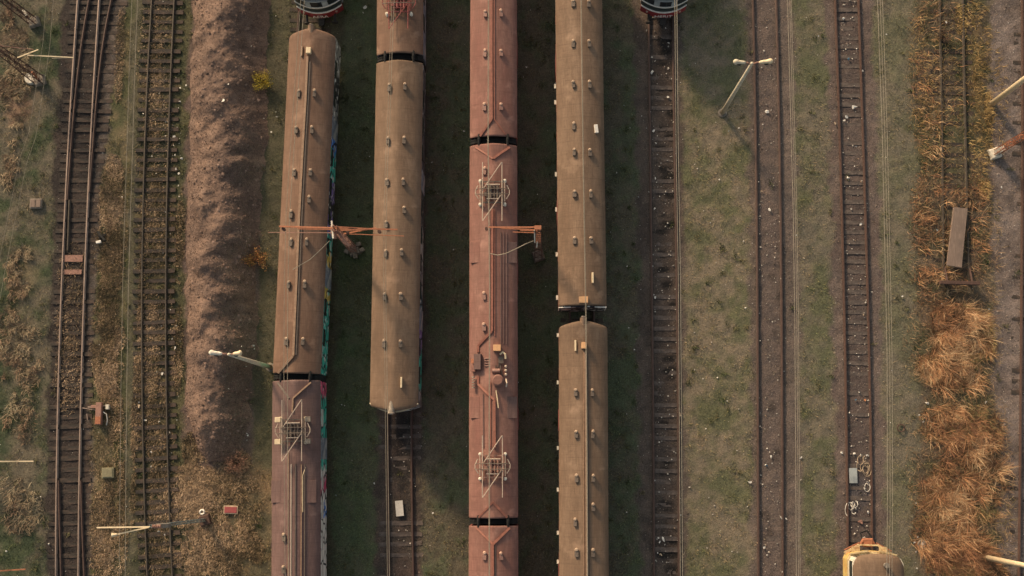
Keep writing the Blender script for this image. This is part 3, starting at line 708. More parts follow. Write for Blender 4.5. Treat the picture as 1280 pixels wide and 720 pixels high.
def pantograph(root, px_, py_, m='pale', mframe='duct_red', box=False):
    q = local(root, px_, py_, 4.1); cx, cy = q.x, q.y
    E = lambda x_, y_, z_: (cx+x_, cy+y_, z_)
    mb = MB()
    for s_ in (-1, 1):
        mb.bar(E(s_*.62, -.75, 4.05), E(s_*.62, .75, 4.05), .06); mb.bar(E(-.62, s_*.62, 4.06), E(.62, s_*.62, 4.06), .07)
    mb.bar(E(-.3, -.6, 4.05), E(-.3, .6, 4.05), .07); mb.bar(E(.12, -.6, 4.05), E(.12, .6, 4.05), .06); mb.tube([E(-.1, -.4, 4.0), E(-.1, .42, 4.0)], .09)
    mb.tube([E(.3, -.35, 4.0), E(.3, .4, 4.0)], .07); mb.box(E(0, -.1, 3.95), (1.0, .25, .12)); mb.box(E(.05,.35,3.95), (.7,.12,.14))
    pf = mb.build('pantograph', M[mframe], root)
    for ix in (-.72, .72):
        for iy in (-.7, .7):
            mb = MB(); q0 = cx+ix; zb = zroof(max(-1, min(1, q0/HW)))-.02
            z = zb
            while z < 4.0: mb.tube([(q0, cy+iy, z), (q0, cy+iy, z+.03), (q0, cy+iy, z+.06)], [.05, .1, .05], 10); z += .06
            mb.build('insulator', M['concrete_white' if not box else 'cream'], pf)
            if box: mb = MB(); mb.box((cx+ix*1.2, cy+iy*.9, 3.98), (.34, .3, .2)); mb.build('spring_box', M['cream' if ix < 0 else 'concrete_grey'], pf, bevel=.02)
    # folded diamond arms
    mb = MB()
    for s_ in (-1, 1): mb.tube([E(s_*.57, -1.75, 4.27), E(s_*.57, 1.75, 4.27)], .028, 6)
    mb.tube([E(.55, 1.74, 4.3), E(-.5, .22, 4.24)], .028, 6); mb.tube([E(-.55, -1.74, 4.3), E(.5, -.22, 4.24)], .028, 6)
    mb.tube([E(-.38, .42, 4.24), E(.45, .42, 4.24)], .04, 6)
    mb.tube([E(-.35, -.42, 4.22), E(.4, -.42, 4.22)], .03, 6)
    mb.build('arm', M[m], pf)
    for sy_ in (-.16, .16):
        mb = MB(); P = [E(-.98, sy_*.7, 4.16), E(-.84, sy_, 4.26), E(-.55, sy_, 4.36), E(.55, sy_, 4.36), E(.84, sy_, 4.26), E(.98, sy_*.7, 4.16)]
        mb.tube(P, .024, 6); mb.build('collector_shoe', M['vent'], pf)
    for sx_ in (-1, 1):
        mb = MB(); mb.tube([E(sx_*.82, -.4, 4.0), E(sx_*1.0, -.1, 4.02), E(sx_*1.0, .1, 4.02), E(sx_*.85, .42, 4.0)], .03, 6); mb.tube([E(sx_*.72, -.55, 4.02), E(sx_*.72, .6, 4.02)], .03, 6); mb.build('spring', M[m], pf)
    return pf

# --- first rake, graffiti
c1, L = coach((389.5,36), (369.3,467), 'brown roofed end coach with rounded cab and teal and black graffiti side', 'roof_brown', 'graf_a', ('cab', 'flat'))
bellows(c1, L, 'bottom')
for p in [(374,117),(393,117),(371,163),(390,163),(368.5,216),(388,216),(386.5,250),(364.5,268),(364.5,303),(383.5,303),(361.5,356),(381,356),(358.5,427),(378.5,427)]: vent(c1, *p)
roofline(c1, [(385,72),(383,120),(379.5,180),(374.8,270),(371,360),(367.3,445),(347,466)], 'duct_brown', .13, .13)
roofline(c1, [(388,78),(386,120),(382.5,180),(378,270),(374,360),(370.5,444)], 'duct_dark', .09, .06)  # dark strip painting the shaded right side of the duct, no second conduit
nose(c1, 388.5, 36, 50, 'duct_brown'); roofbox(c1, 386.3, 64, .28, .36, .28, 'cream', 'aerial_box'); stick(c1, 377.5, 64, 'duct_brown')
c1b, L = coach((369,475), (367.8,890), 'purple brown coach with one folded pantograph and white graffiti side', 'roof_plum', 'graf_b', winm='win_white')
for p in [(355.5,672),(355,712)]: vent(c1b, *p)
pantograph(c1b, 365.5, 538, 'pale', 'duct_dark', True)
roofline(c1b, [(388,478),(367,498),(366,515)], 'duct_brown', .08, .1); roofline(c1b, [(346,478),(362,498)], 'duct_dark', .1, .04)
for xx, mm in ((361, 'duct_brown'), (364.5, 'pale'), (377, 'duct_brown'), (381, 'duct_dark'), (370, 'duct_dark')):
    roofline(c1b, [(xx, 580 if xx != 361 else 565), (xx-.5, 760)], mm, .055, .05)
roofline(c1b, [(382,584),(378.5,594),(378.5,640)], 'cream', .035, .05)
roofbox(c1b, 344, 614.5, .62, 1.28, .05, 'roof_plum', 'roof_hatch'); roofbox(c1b, 388, 614.5, .6, 1.28, .05, 'roof_plum', 'roof_hatch')
# --- second rake
c2a, L = coach((500,-390), (499,67), 'brown coach carrying the red pantograph at the top edge', 'roof_brown', 'side_blue')
bellows(c2a, L, 'bottom')
M['panto_red'] = mat('dull_red_paint', (.2, .045, .04), .6, 0, .4)
pantograph(c2a, 498.5, 2, 'panto_red', 'panto_red')
c2b, L = coach((498.7,76), (491.3,514), 'long brown end coach with plain roof and rounded lower cab', 'roof_tan', 'graf_c', ('flat', 'cab'))
for p in [(487,110),(506,109),(485.5,176),(505,176),(484.5,228),(504,228),(505,263),(483.5,281),(482.5,317),(502,316),(481.5,371),(501,371),(480.5,430),(500.5,430)]: vent(c2b, *p)
stick(c2b, 501.3, 478); nose(c2b, 489.3, 512, 490, 'concrete_grey')
mb = MB()
for i in range(-8, 8):
    u0, u1 = i/8, (i+1)/8; L2 = L
    mb.bar((HW*u0, -(L2/2-.5*u0*u0)-.03, 3.22+.1*(1-u0*u0)), (HW*u1, -(L2/2-.5*u1*u1)-.03, 3.22+.1*(1-u1*u1)), .07, .12)
mb.build('cab_trim', M['cream'], c2b)
# --- third rake, red
def vee(root, y0, y1, xs, m='duct_red'):
    roofline(root, [(xs[0], y0), (616, y1)], m, .1, .05); roofline(root, [(xs[1], y0), (616.5, y1)], m, .13, .07)
c3a, L = coach((617,-290), (616.6,171), 'reddish coach at the top edge with a straight roof duct', 'roof_red', 'side_red')
bellows(c3a, L, 'bottom')
for p in [(607,18),(626,17),(606.5,67),(626,67),(606,134),(626,134)]: vent(c3a, *p, 'vent_red')
roofline(c3a, [(615,-100),(614.5,60),(614.8,150),(600,170)], 'duct_red', .12, .11); roofline(c3a, [(618,-100),(617.7,60),(618,150),(632,168)], 'duct_red', .07, .05)
c3b, L = coach((616.5,180), (616.5,648), 'reddish motor coach with two folded pantographs and roof equipment', 'roof_red', 'side_red')
bellows(c3b, L, 'bottom')
vee(c3b, 183, 199, (594, 637)); vee(c3b, 647, 628, (598, 634))
pantograph(c3b, 615.5, 240, 'pale', 'duct_dark'); pantograph(c3b, 615.7, 583, 'pale', 'rust_pink')
for p in [(606,214),(605.5,370),(605.5,409)]: vent(c3b, *p, 'vent_red')
roofline(c3b, [(615.5,262),(615,414),(597.5,432),(597.5,440)], 'duct_red', .13, .11)
roofline(c3b, [(618.5,262),(618.5,420)], 'duct_red', .06, .05); roofline(c3b, [(612.5,285),(612.5,412)], 'vent_red', .04, .05)
for xx in (626, 629.5, 633): roofline(c3b, [(xx, 290), (xx, 430)], 'roof_plum', .05, .035)
roofline(c3b, [(597.5,470),(597.5,480),(609,492),(618,500),(618.5,560)], 'duct_red', .13, .11)
roofline(c3b, [(613,478),(613,560)], 'duct_red', .06, .06); roofline(c3b, [(604,492),(604.5,560)], 'roof_plum', .05, .05)
roofbox(c3b, 621, 435, .42, .36, .34, 'orange_box', 'equipment_box'); roofbox(c3b, 598, 452, .42, .9, .3, 'roof_plum', 'equipment_box')
roofbox(c3b, 592.3, 451, .2, .26, .24, 'rust', 'equipment_box'); roofbox(c3b, 592.5, 461, .26, .3, .2, 'roof_red', 'equipment_box')
q = local(c3b, 622.3, 475.5, 3.95); z0 = zroof(q.x/HW)
mb = MB(); mb.tube([(q.x, q.y, z0-.05), (q.x, q.y, z0+.3), (q.x, q.y, z0+.36)], [.34, .34, .25], 20); mb.build('equipment_drum', M['roof_red'], c3b)
q = local(c3b, 619.5, 463.5, 3.95); mb = MB(); mb.tube([(q.x-.2, q.y, 3.95), (q.x+.25, q.y, 3.95)], .13, 12); mb.build('equipment_drum', M['vent_red'], c3b)
for px_, py_ in ((632.3,458),(632.3,463),(632.3,468)):
    q = local(c3b, px_, py_, 3.95); mb = MB(); mb.tube([(q.x, q.y, zroof(q.x/HW)-.03), (q.x, q.y, 3.98), (q.x, q.y, 4.02)], [.07, .08, .04], 10); mb.build('insulator', M['pale'], c3b)
q = local(c3b, 630.5, 444, 3.95); mb = MB(); mb.tube([(q.x-.25, q.y+.05, 3.9), (q.x-.1, q.y+.18, 3.98), (q.x+.05, q.y+.05, 4.0), (q.x+.08, q.y-.2, 3.95)], .06, 8); mb.build('pipe_bend', M['cream'], c3b)
q = local(c3b, 632.7, 479, 3.95); mb = MB(); mb.tube([(q.x, q.y+.25, 3.9), (q.x+.04, q.y, 4.0), (q.x, q.y-.2, 3.9)], .05, 8); mb.build('pipe_bend', M['pale'], c3b)
mb = MB()
for k in range(4):
    q = local(c3b, 606, 448+3.1*k, 3.95); mb.tube([(q.x-.02, q.y, 3.86), (q.x+.38, q.y, 3.86)], .035, 8)
mb.build('resistor_bank', M['vent_red'], c3b)
mb = MB(); q = local(c3b, 625, 452, 3.95)
mb.bar((q.x-.1, q.y+.2, 3.85), (q.x+.15, q.y-.9, 3.85), .05); mb.bar((q.x+.05, q.y+.1, 3.88), (q.x-.4, q.y-.9, 3.86), .04); mb.box((q.x+.05, q.y+.1, 3.85), (.3, .4, .14)); mb.bar((q.x-.25, q.y-.2, 3.9), (q.x-.25, q.y-1.6, 3.84), .04)
mb.build('switchgear', M['duct_dark'], c3b)
q = local(c3b, 591.5, 478, 3.9); mb = MB()
for k in range(5): mb.tube([(q.x, q.y+.35-.15*k, 3.72), (q.x, q.y+.28-.15*k, 3.72)], .09, 10)
mb.build('insulator', M['concrete_grey'], c3b)
for px_, py_ in ((593.7,314.5),(639.7,314.5),(593.7,509),(639.8,509)): roofbox(c3b, px_, py_, .6, 1.25, .05, 'roof_plum' if px_ > 600 else 'roof_red', 'roof_hatch')
mb = MB(); P = [local(c3b, *p, 3.95) for p in ((620,488),(621.5,497),(623,510))]; mb.tube(P, .03, 6); mb.build('cable', M['cream'], c3b)
c3c, L = coach((616.5,657), (616.5,1120), 'reddish coach at the bottom edge with a forked roof duct', 'roof_red', 'side_red')
vee(c3c, 660, 680, (595, 637))
roofline(c3c, [(616,680),(616.5,800)], 'duct_red', .13, .09); roofline(c3c, [(619.3,682),(619.5,800)], 'duct_dark', .05, .03)
for p in [(606,695),(626,695),(606,760),(626,760)]: vent(c3c, *p, 'vent_red')
# --- fourth rake
c4a, L = coach((722.8,-80), (728.5,382), 'tan coach with black graffiti covered end wall and white roof scrap', 'roof_tan', 'side_red', ('flat', 'flat'))
for p in [(716.75,5),(735.5,5),(716.8,55),(736,55),(717,106),(736.5,106),(717.5,158),(718,191),(737,191),(718.5,243),(738,243),(718.6,301),(738.5,301)]: vent(c4a, *p)
stick(c4a, 740.6, 347); roofline(c4a, [(725.5,-60),(726,60),(728.5,200),(731,372)], 'duct_brown', .035, .025)
o = roofbox(c4a, 745, 160, .2, .5, .14, 'white', 'paper_scrap', .12)
roofbox(c4a, 729.3, 375, .52, .36, .2, 'orange_box', 'end_lamp_box')
mb = MB(); mb.box((0, -L/2-.0, 2.15), (2.7, .06, 2.2)); 
mb.build('end_wall', M['graf_d'], c4a)
mb = MB()
for s_ in (-1, 1): mb.bar((s_*1.38, -L/2-.05, 1.6), (s_*1.38, -L/2-.05, 3.3), .05); mb.bar((s_*1.38, -L/2-.06, 3.28), (s_*.7, -L/2-.06, 3.42), .05, .08)
mb.build('handrail', M['white'], c4a)
c4b, L = coach((729.3,401), (730.6,850), 'tan coach with rounded upper cab below the graffiti end wall', 'roof_tan', 'side_red', ('cab', 'flat'))
for p in [(720,491),(740,491),(720.5,543),(740.5,543),(721,598),(741,598),(741,634),(719.5,653),(721,691),(741,691)]: vent(c4b, *p)
roofline(c4b, [(731.5,440),(732.3,540),(733.7,740)], 'duct_brown', .12, .13); roofline(c4b, [(729.7,440),(729.8,740)], 'duct_brown', .045, .04)
roofline(c4b, [(734.6,442),(736.5,740)], 'duct_dark', .05, .035)
nose(c4b, 729.5, 401, 416, 'duct_brown'); roofbox(c4b, 730, 432, .3, .36, .3, 'orange_box', 'aerial_box'); stick(c4b, 719.6, 432)
# white blocks standing for small marks along the left wall
for py_ in (419, 478, 560, 612, 666, 702):
    q = local(c4b, 697.6, py_, 2.6); mb = MB(); mb.box((-HW-.06, q.y, 2.6), (.12, .22, .12)); mb.build('wall_block', M['concrete_white'], c4b)
for py_ in (108, 128, 218, 262, 318, 372):
    q = local(c4a, 695.6, py_, 2.6); mb = MB(); mb.box((-HW-.06, q.y, 2.6), (.12, .26, .12)); mb.build('wall_block', M['concrete_white'], c4a)

# --- two coaches whose red fronts peep in at the top edge
def front_car(pxc, pyg, label, text, top_dx):
    g0 = at(pxc, pyg, 1.0); g1 = at(pxc+top_dx, pyg-400, 1.0); u = (g1-g0).normalized(); L = 20.5; c = g0+u*(L/2)
    a = c+u*(L/2); 
    rz = math.atan2(-u.x, u.y)
    root = empty('train_car', (c.x, c.y, 0), rz, label, 'train car', 'coaches parked in the yard')
    root.matrix_world = Matrix.Translation((c.x, c.y, 0)) @ Matrix.Rotation(rz, 4, 'Z')
    us = [i/12 for i in range(-12, 13)]
    def band(name, z0, z1, off, m, u0=-1, u1=1, zoff=0, tilt=0):
        mb = MB(); vs = []; uu = [v_ for v_ in us if u0-1e-6 <= v_ <= u1+1e-6]
        for v_ in uu:
            yv = -L/2+.5*v_*v_-off
            vs += [(HW*v_, yv+(z0-1)*.07, z0), (HW*v_, yv+(z1-1)*.07, z1), (HW*v_*.97, yv+.3, z1), (HW*v_*.97, yv+.3, z0)]
        fs = []; n_ = len(uu)
        for i in range(n_-1):
            b_ = i*4
            for k_ in range(4): fs.append((b_+k_, b_+4+k_, b_+4+(k_+1)%4, b_+(k_+1)%4))
        fs += [(0,1,2,3), tuple(reversed([(n_-1)*4+k_ for k_ in range(4)]))]
        mb.add(vs, fs); return mb.build(name, M[m], root)
    band('red_band', .95, 1.62, .05, 'red'); band('white_stripe', 1.62, 1.72, .06, 'white'); band('front_panel', 1.72, 2.3, .0, 'dark_green')
    band('cab_windscreen', 2.3, 2.42, .03, 'white'); band('upper_panel', 2.42, 3.24, .0, 'grey_blue')
    for u0, u1 in ((-.92, -.42), (-.25, .25), (.42, .92)): band('cab_window', 2.5, 3.12, .02, 'glass', u0, u1)
    mb = MB(); mb.box((0, .3, 2.1), (HW*1.97, L-1.2, 2.26)); mb.build('body', M['grey_blue'], root)
    # roof
    mb = MB(); vs = []; NU = 20; rows = [0, .1, .3, .6, 1.2, 4, 10, 16, L-.4]
    for e in rows:
        for i in range(NU+1):
            v_ = i/NU*2-1; t = max(0, 1-e/.6); vs.append((HW*v_*1.01, -L/2+.5*v_*v_+.18+e, zroof(v_)-.4*(1-math.sqrt(1-t*t))*(1-v_*v_*.5)))
    fs = [(r*(NU+1)+i, r*(NU+1)+i+1, (r+1)*(NU+1)+i+1, (r+1)*(NU+1)+i) for r in range(len(rows)-1) for i in range(NU)]
    mb.add(vs, fs); mb.build('roof', M['roof_tan'], root, smooth=True)
    for s_ in (-1, 1):
        mb = MB(); mb.tube([(s_*.88, -L/2-.35, 1.05), (s_*.88, -L/2+.3, 1.05)], .08, 10); mb.tube([(s_*.88, -L/2-.42, 1.05), (s_*.88, -L/2-.35, 1.05)], .2, 14); mb.build('buffer', M['under'], root)
        mb = MB(); mb.tube([(s_*.95, -L/2+.1, 1.3), (s_*.95, -L/2+.32, 1.3)], .13, 12); 
        o = mb.build('headlamp', M['pale'], root); o.location.y = -.0
        o.data.transform(Matrix.Translation((0, .1, 0)))
    mb = MB(); mb.box((0, -L/2-.05, .85), (.35, .9, .25)); mb.tube([(0, -L/2-.5, .95), (0, -L/2-.55, .6)], .08); mb.build('coupler', M['under'], root)
    mb = MB(); mb.box((0, .5, .8), (2.3, L-1.6, .3)); mb.build('underframe', M['under'], root)
    for by in (-L/2+3.2, L/2-3.2):
        mb = MB()
        for s_ in (-1, 1): mb.box((s_*.98, by, .55), (.14, 3.1, .28))
        mb.box((0, by, .62), (1.9, .5, .25))
        bo = mb.build('bogie', M['under'], root)
        for wy in (-1.15, 1.15):
            mb = MB()
            for s_ in (-1, 1): mb.tube([(s_*.76-.065, by+wy, .62), (s_*.76+.065, by+wy, .62)], .45, 20)
            mb.build('wheelset', M['rust_dark'], bo)
    # lettering on the red band
    cu = bpy.data.curves.new('lettering', 'FONT'); cu.body = text; cu.size = .42; cu.align_x = 'CENTER'; cu.extrude = .006
    to = bpy.data.objects.new('tmp', cu); COL.objects.link(to); dg = bpy.context.evaluated_depsgraph_get(); me = bpy.data.meshes.new_from_object(to.evaluated_get(dg)); bpy.data.objects.remove(to)
    me.materials.append(M['white']); lo = bpy.data.objects.new('lettering', me); COL.objects.link(lo); lo.parent = root
    lo.rotation_euler = (R(84), 0, 0); lo.location = (0, -L/2-.09, 1.14)
    return root
front_car(401.5, 21.5, 'coach with a red banded front just above the brown graffiti coach', 'AERA', -6)
front_car(828.5, 21, 'coach with a red banded front at the top of the dark empty track', 'HERIT', -5)

# --- yellow railcar bottom right
g0 = at(1086, 688, 1.2); g1 = at(1092, 1088, 1.2); u = (g1-g0).normalized(); Lr = 14.0; c = g0+u*(Lr/2); rz = math.atan2(u.x, -u.y)
yr = empty('railcar', (c.x, c.y, 0), rz, 'yellow railcar with dusty brown roof at the bottom edge', 'railcar')
yr.matrix_world = Matrix.Translation((c.x, c.y, 0)) @ Matrix.Rotation(rz, 4, 'Z')
HWr = 1.45
def rail_shell(z0, z1, name, m, ins=0., k=1.0):
    mb = MB(); ring = []
    for i in range(-10, 11):
        v_ = i/10; ring.append((HWr*v_*k, Lr/2-.22*v_*v_-ins-(.25 if abs(v_) > .95 else 0)))
    ring += [(HWr*k, -Lr/2), (-HWr*k, -Lr/2)]
    n_ = len(ring); vs = [(a, b, z0) for a, b in ring]+[(a, b, z1) for a, b in ring]
    fs = [(i, n_+i, n_+(i+1)%n_, (i+1)%n_) for i in range(n_)]+[tuple(reversed(range(n_, 2*n_))), tuple(range(n_))]
    mb.add(vs, fs); return mb.build(name, M[m], yr)
rail_shell(.9, 1.9, 'lower_body', 'yellow', 0, 1.0); rail_shell(1.9, 2.15, 'yellow_band', 'lemon', .0, 1.0); rail_shell(2.15, 3.2, 'upper_body', 'concrete_white', .12, .985)
mb = MB(); vs = []; NU = 20; rows = [0, .06, .15, .3, .5, .9, 4, 8, Lr-.3]
for e in rows:
    for i in range(NU+1):
        v_ = i/NU*2-1; t = max(0, 1-e/.5); vs.append((1.45*v_*(1-.06*t*t), Lr/2-.02-.22*v_*v_-.2*abs(v_)**10-e, 3.64-.25*v_*v_-.17*abs(v_)**8-.25*(1-math.sqrt(1-t*t))))
mb.add(vs, [(r*(NU+1)+i+1, r*(NU+1)+i, (r+1)*(NU+1)+i, (r+1)*(NU+1)+i+1) for r in range(len(rows)-1) for i in range(NU)]); mb.build('roof', M['roof_tan'], yr, smooth=True)
for yv in (Lr/2-1.05, Lr/2-3.2, Lr/2-5.2, Lr/2-7.2):
    for s_ in (-1, 1):
        mb = MB(); mb.box((s_*HWr*.985, yv, 2.7), (.03, 1.1, .62)); mb.build('window', M['glass'], yr, bevel=.01)
for v0, v1 in ((-.85, -.1), (.1, .85)):
    mb = MB(); mb.bar((HWr*v0, Lr/2-.22*v0*v0-.1, 2.7), (HWr*v1, Lr/2-.22*v1*v1-.1, 2.7), .05, .6); mb.build('cab_window', M['glass'], yr)
for s_ in (-1, 1):
    mb = MB()
    mb.bar((s_*1.4, Lr/2-.2, 1.1), (s_*.55, Lr/2+.3, 1.15), .12, .2); mb.box((s_*.8, Lr/2+.06, 1.35), (.45, .32, .2))
    mb.build('bumper', M['lemon'], yr); mb = MB(); mb.bar((s_*1.35, Lr/2-.16, 2.2), (s_*.3, Lr/2+.06, 2.25), .07, .08); mb.build('handrail', M['lemon'], yr)
mb = MB(); mb.bar((-.55, Lr/2+.3, 1.15), (.55, Lr/2+.3, 1.15), .08, .2)
mb.build('bumper', M['lemon'], yr)
mb = MB(); mb.bar((-1.38, Lr/2-.02, .98), (-.5, Lr/2+.42, 1.0), .06, .12); mb.bar((1.38, Lr/2-.02, .98), (.5, Lr/2+.42, 1.0), .06, .12); mb.build('step_rail', M['rust'], yr)
mb = MB(); mb.tube([(-.4, Lr/2+.3, .9), (-.25, Lr/2+.6, .95), (.25, Lr/2+.6, .95), (.4, Lr/2+.3, .9)], .1, 8); mb.box((0, Lr/2+.38, .92), (.5, .4, .25)); mb.build('coupler', M['rust'], yr)
mb = MB(); mb.tube([(-.2, Lr/2+.5, .8), (-.3, Lr/2+.95, .5), (.1, Lr/2+1.1, .45), (.3, Lr/2+.8, .6), (.25, Lr/2+.5, .8)], .05, 8); mb.build('brake_hose', M['black'], yr)
mb = MB(); mb.tube([(.28, Lr/2-.62, 3.4), (.28, Lr/2-.62, 3.98)], [.11, .15], 14); mb.build('exhaust_pipe', M['concrete_grey'], yr)
mb = MB(); mb.box((-.05, Lr/2-1.5, 3.68), (.1, .5, .16)); mb.build('horn', M['cream'], yr, bevel=.01)
mb = MB(); mb.box((0, 0, .75), (2.2, Lr-1, .3)); mb.build('underframe', M['under'], yr)
for by in (Lr/2-2.6, -Lr/2+2.6):
    mb = MB()
    for wy in (-.9, .9):
        for s_ in (-1, 1): mb.tube([(s_*.76-.065, by+wy, .6), (s_*.76+.065, by+wy, .6)], .43, 20)
    mb.build('wheelset', M['rust_dark'], yr)

# ------------------------------------------------------------------ lamp posts, masts, wires
def lamp_post(base, top, h, heads, label, hm='cream', pm='concrete', group='lamp posts', r=(.15, .085), arms=True):
    b, t = at(*base), at(*top, h)
    root = empty('lamp_post', (b.x, b.y, 0), 0, label, 'lamp post', group); B = Vector((b.x, b.y, 0))
    t = Vector((t.x, t.y, h)); mb = MB(); mb.tube([(0,0,-.05), (t-B)*.5, t-B], [r[0], (r[0]+r[1])/2, r[1]], 14); mb.build('pole', M[pm], root, smooth=True)
    mb = MB(); mb.tube([(0,0,-.1),(0,0,.02),(0,0,.06)], [.3,.28,.2], 16); mb.build('footing', M['concrete_grey'], root)
    for (hx, hy, dz, m) in heads:
        e = at(hx, hy, h+dz); e = Vector((e.x, e.y, h+dz)); tip = t-B; ee = e-B; d = (ee-tip).normalized()
        mb = MB(); mb.tube([tip-Vector((0,0,.25)), tip+d*.25+Vector((0,0,.02)), tip+(ee-tip)*.4], .045, 8); mb.build('arm', M['rust_pink'], root)
        st = tip+(ee-tip)*.32; ob = MB(); n_ = 8; L_ = (ee-st).length
        ob.tube([st+d*(L_*k/n_) for k in range(n_+1)], [.05, .09, .1, .105, .11, .12, .15, .15, .05], 12)
        hd = ob.build('lamp_head', M[m], root, smooth=True)
        gl = MB(); gl.tube([ee-d*.35-Vector((0,0,.1)), ee-d*.35-Vector((0,0,.24))], [.17, .09], 12); gl.build('lamp_glass', M['glass'], hd)
    return root
lamp_post((903,141), (940,79), 10.2, [(916.5,77,.1,'concrete'),(966.5,76,.15,'cream')], 'double headed concrete lamp post standing in the open grass')
lamp_post((338,459), (286,443), 10.2, [(261,440.5,.1,'concrete_white'),(302.5,441,.1,'cream')], 'double headed lamp post between the soil heap and the brown coach')
lamp_post((1240,130), (1328,62), 10.2, [(1345,55,.1,'cream'),(1312,52,.1,'cream')], 'cream concrete pole leaving the frame at the upper right', pm='cream', r=(.2,.13))
lamp_post((1233,697), (1322,715), 10.2, [(1340,713,.1,'cream'),(1305,714,.1,'cream')], 'cream concrete pole leaving the frame at the lower right', pm='cream', r=(.17,.11))
def lattice(mb, a, b, w0, w1, n, t=.05, two=False):
    a, b = Vector(a), Vector(b); d = (b-a).normalized(); u = d.cross(Vector((0,1,0)) if abs(d.y) < .9 else Vector((1,0,0))).normalized(); v = u.cross(d)
    def P(k, i, j):
        s_ = k/n; w_ = (w0+(w1-w0)*s_)/2; return a+(b-a)*s_+u*i*w_+v*j*w_
    for i, j in ((-1,-1),(1,-1),(1,1),(-1,1)): mb.bar(P(0,i,j), P(n,i,j), t)
    q = [(-1,-1),(1,-1),(1,1),(-1,1)]
    for k in range(n):
        for s_ in range(4):
            p0, p1 = q[s_], q[(s_+1)%4]
            if k % 2: p0, p1 = p1, p0
            mb.bar(P(k,*p0), P(k+1,*p1), t*.55); 
            mb.bar(P(k,*q[s_]), P(k,*q[(s_+1)%4]), t*.5)
def mast(base, top, h, label, m='rust_pink', w0=.36, w1=.24, foot='concrete_grey', fdx=(0,0), name='catenary_mast'):
    b, t = at(*base), at(*top, h); root = empty(name, (b.x, b.y, 0), 0, label, 'catenary mast', 'catenary masts'); B = Vector((b.x, b.y, 0)); T = Vector((t.x, t.y, h))-B
    mb = MB(); lattice(mb, (0,0,0), T, w0, w1, 12, .045); mb.build('mast', M[m], root)
    mb = MB(); mb.box((fdx[0], fdx[1], .12), (.75, .7, .35), .3, taper=.8); mb.build('footing', M[foot], root, bevel=.03)
    return root, B, T
def rel(B, px_, py_, z): p = at(px_, py_, z); return Vector((p.x, p.y, z))-B
# mast 1 with crossarms both ways
r1, B, T = mast((443,313), (418,285), 7.6, 'rusty lattice mast with arms over both brown trains')
mb = MB()
mb.bar(rel(B,418,285,7.4), rel(B,349,283,6.9), .09, .07); mb.bar(rel(B,418,287,7.0), rel(B,372,286,6.9), .05)
mb.bar(rel(B,418,285,7.4), rel(B,497,287,6.9), .08, .07); mb.bar(rel(B,421,288,7.0), rel(B,466,286,6.9), .1, .06); mb.bar(rel(B,430,292,6.6), rel(B,470,285,7.0), .08, .05); mb.bar(rel(B,418,283,7.6), rel(B,465,286,7.0), .05)
mb.build('crossarm', M['rust'], r1)
mb = MB(); mb.bar(rel(B,415,291,6.2), rel(B,335,290.5,5.9), .035); mb.build('steady_arm', M['rust_pink'], r1)
mb = MB(); mb.bar(rel(B,425,292,6.2), rel(B,505,295,5.9), .045); mb.build('steady_arm', M['rust'], r1)
mb = MB(); mb.box(rel(B,417,290,6.9), (.22,.75,.4), .15); mb.build('bracket_plate', M['rust_pink'], r1, bevel=.02)
mb = MB(); mb.box(rel(B,415.5,287,7.3), (.08,1.0,.12), .1); mb.build('hanger_plate', M['concrete_white'], r1)
mb = MB()
for k in range(6): mb.box(rel(B,424+1.9*k,292+2.6*k,6.6-.5*k), (.42,.12,.12), -.5)
mb.build('ladder', M['rust_pink'], r1)
for px_, py_ in ((354,286),(474,289),(434,290)):
    mb = MB(); q = rel(B, px_, py_, 6.85)
    for k in range(4): mb.tube([q-Vector((0,0,.1*k)), q-Vector((0,0,.1*k+.05))], [.1,.07], 10)
    mb.build('insulator', M['rust_dark'], r1)
mb = MB(); P = [rel(B,412,301,6.1), rel(B,401,312,5.6), rel(B,388,324,5.2), rel(B,366,337,5.0)]; mb.tube(P, .02, 6); mb.build('jumper_wire', M['wire'], r1)
for dx_, dy_ in ((-.45,-.1),(.3,.35),(.1,-.4),(.5,0)): mb = MB(); mb.box((dx_,dy_,.18), (.28,.24,.35), dx_); mb.build('footing_block', M['concrete_grey'], r1, bevel=.03)
# mast 2 between red and tan
r2, B, T = mast((673,320), (672,285), 7.6, 'rusty lattice mast with insulators between the red and tan coaches', 'rust_dark', .45, .3)
mb = MB(); mb.bar(rel(B,672,284,7.4), rel(B,611,284,6.9), .07, .06); mb.bar(rel(B,668,287,7.0), rel(B,625,285.5,6.9), .06); mb.bar(rel(B,668,291,6.6), rel(B,641,290,6.6), .05); mb.bar(rel(B,668,288.5,6.8), rel(B,650,288,6.8), .05)
mb.build('crossarm', M['rust'], r2)
mb = MB(); mb.box(rel(B,672.5,284.8,7.55), (.38,.24,.2)); mb.build('mast_cap', M['rust'], r2, bevel=.02)
for k in range(6):
    mb = MB(); q = rel(B,673,289+2.6*k,7.3-.16*k); mb.tube([q-Vector((.14,0,0)), q+Vector((.14,0,0))], .06, 10); mb.build('insulator', M['rust'], r2)
mb = MB(); mb.bar(rel(B,668,288,7.2), rel(B,668.5,303,6.6), .06); mb.bar(rel(B,671.5,302,6.6), rel(B,671,309,6.2), .05); mb.build('hanger', M['concrete_white'], r2)
mb = MB(); P = [rel(B,667,301,6.6), rel(B,658,304.5,6.2), rel(B,645,311,5.8), rel(B,632,317,5.5), rel(B,622,319,5.3), rel(B,613,317,5.2)]; mb.tube(P, .025, 6); mb.build('jumper_wire', M['wire'], r2)
mb = MB(); q = rel(B,608,285.5,6.8)
for k in range(4): mb.tube([q-Vector((0,0,.1*k)), q-Vector((0,0,.1*k+.05))], [.09,.06], 10)
mb.build('insulator', M['rust_dark'], r2)
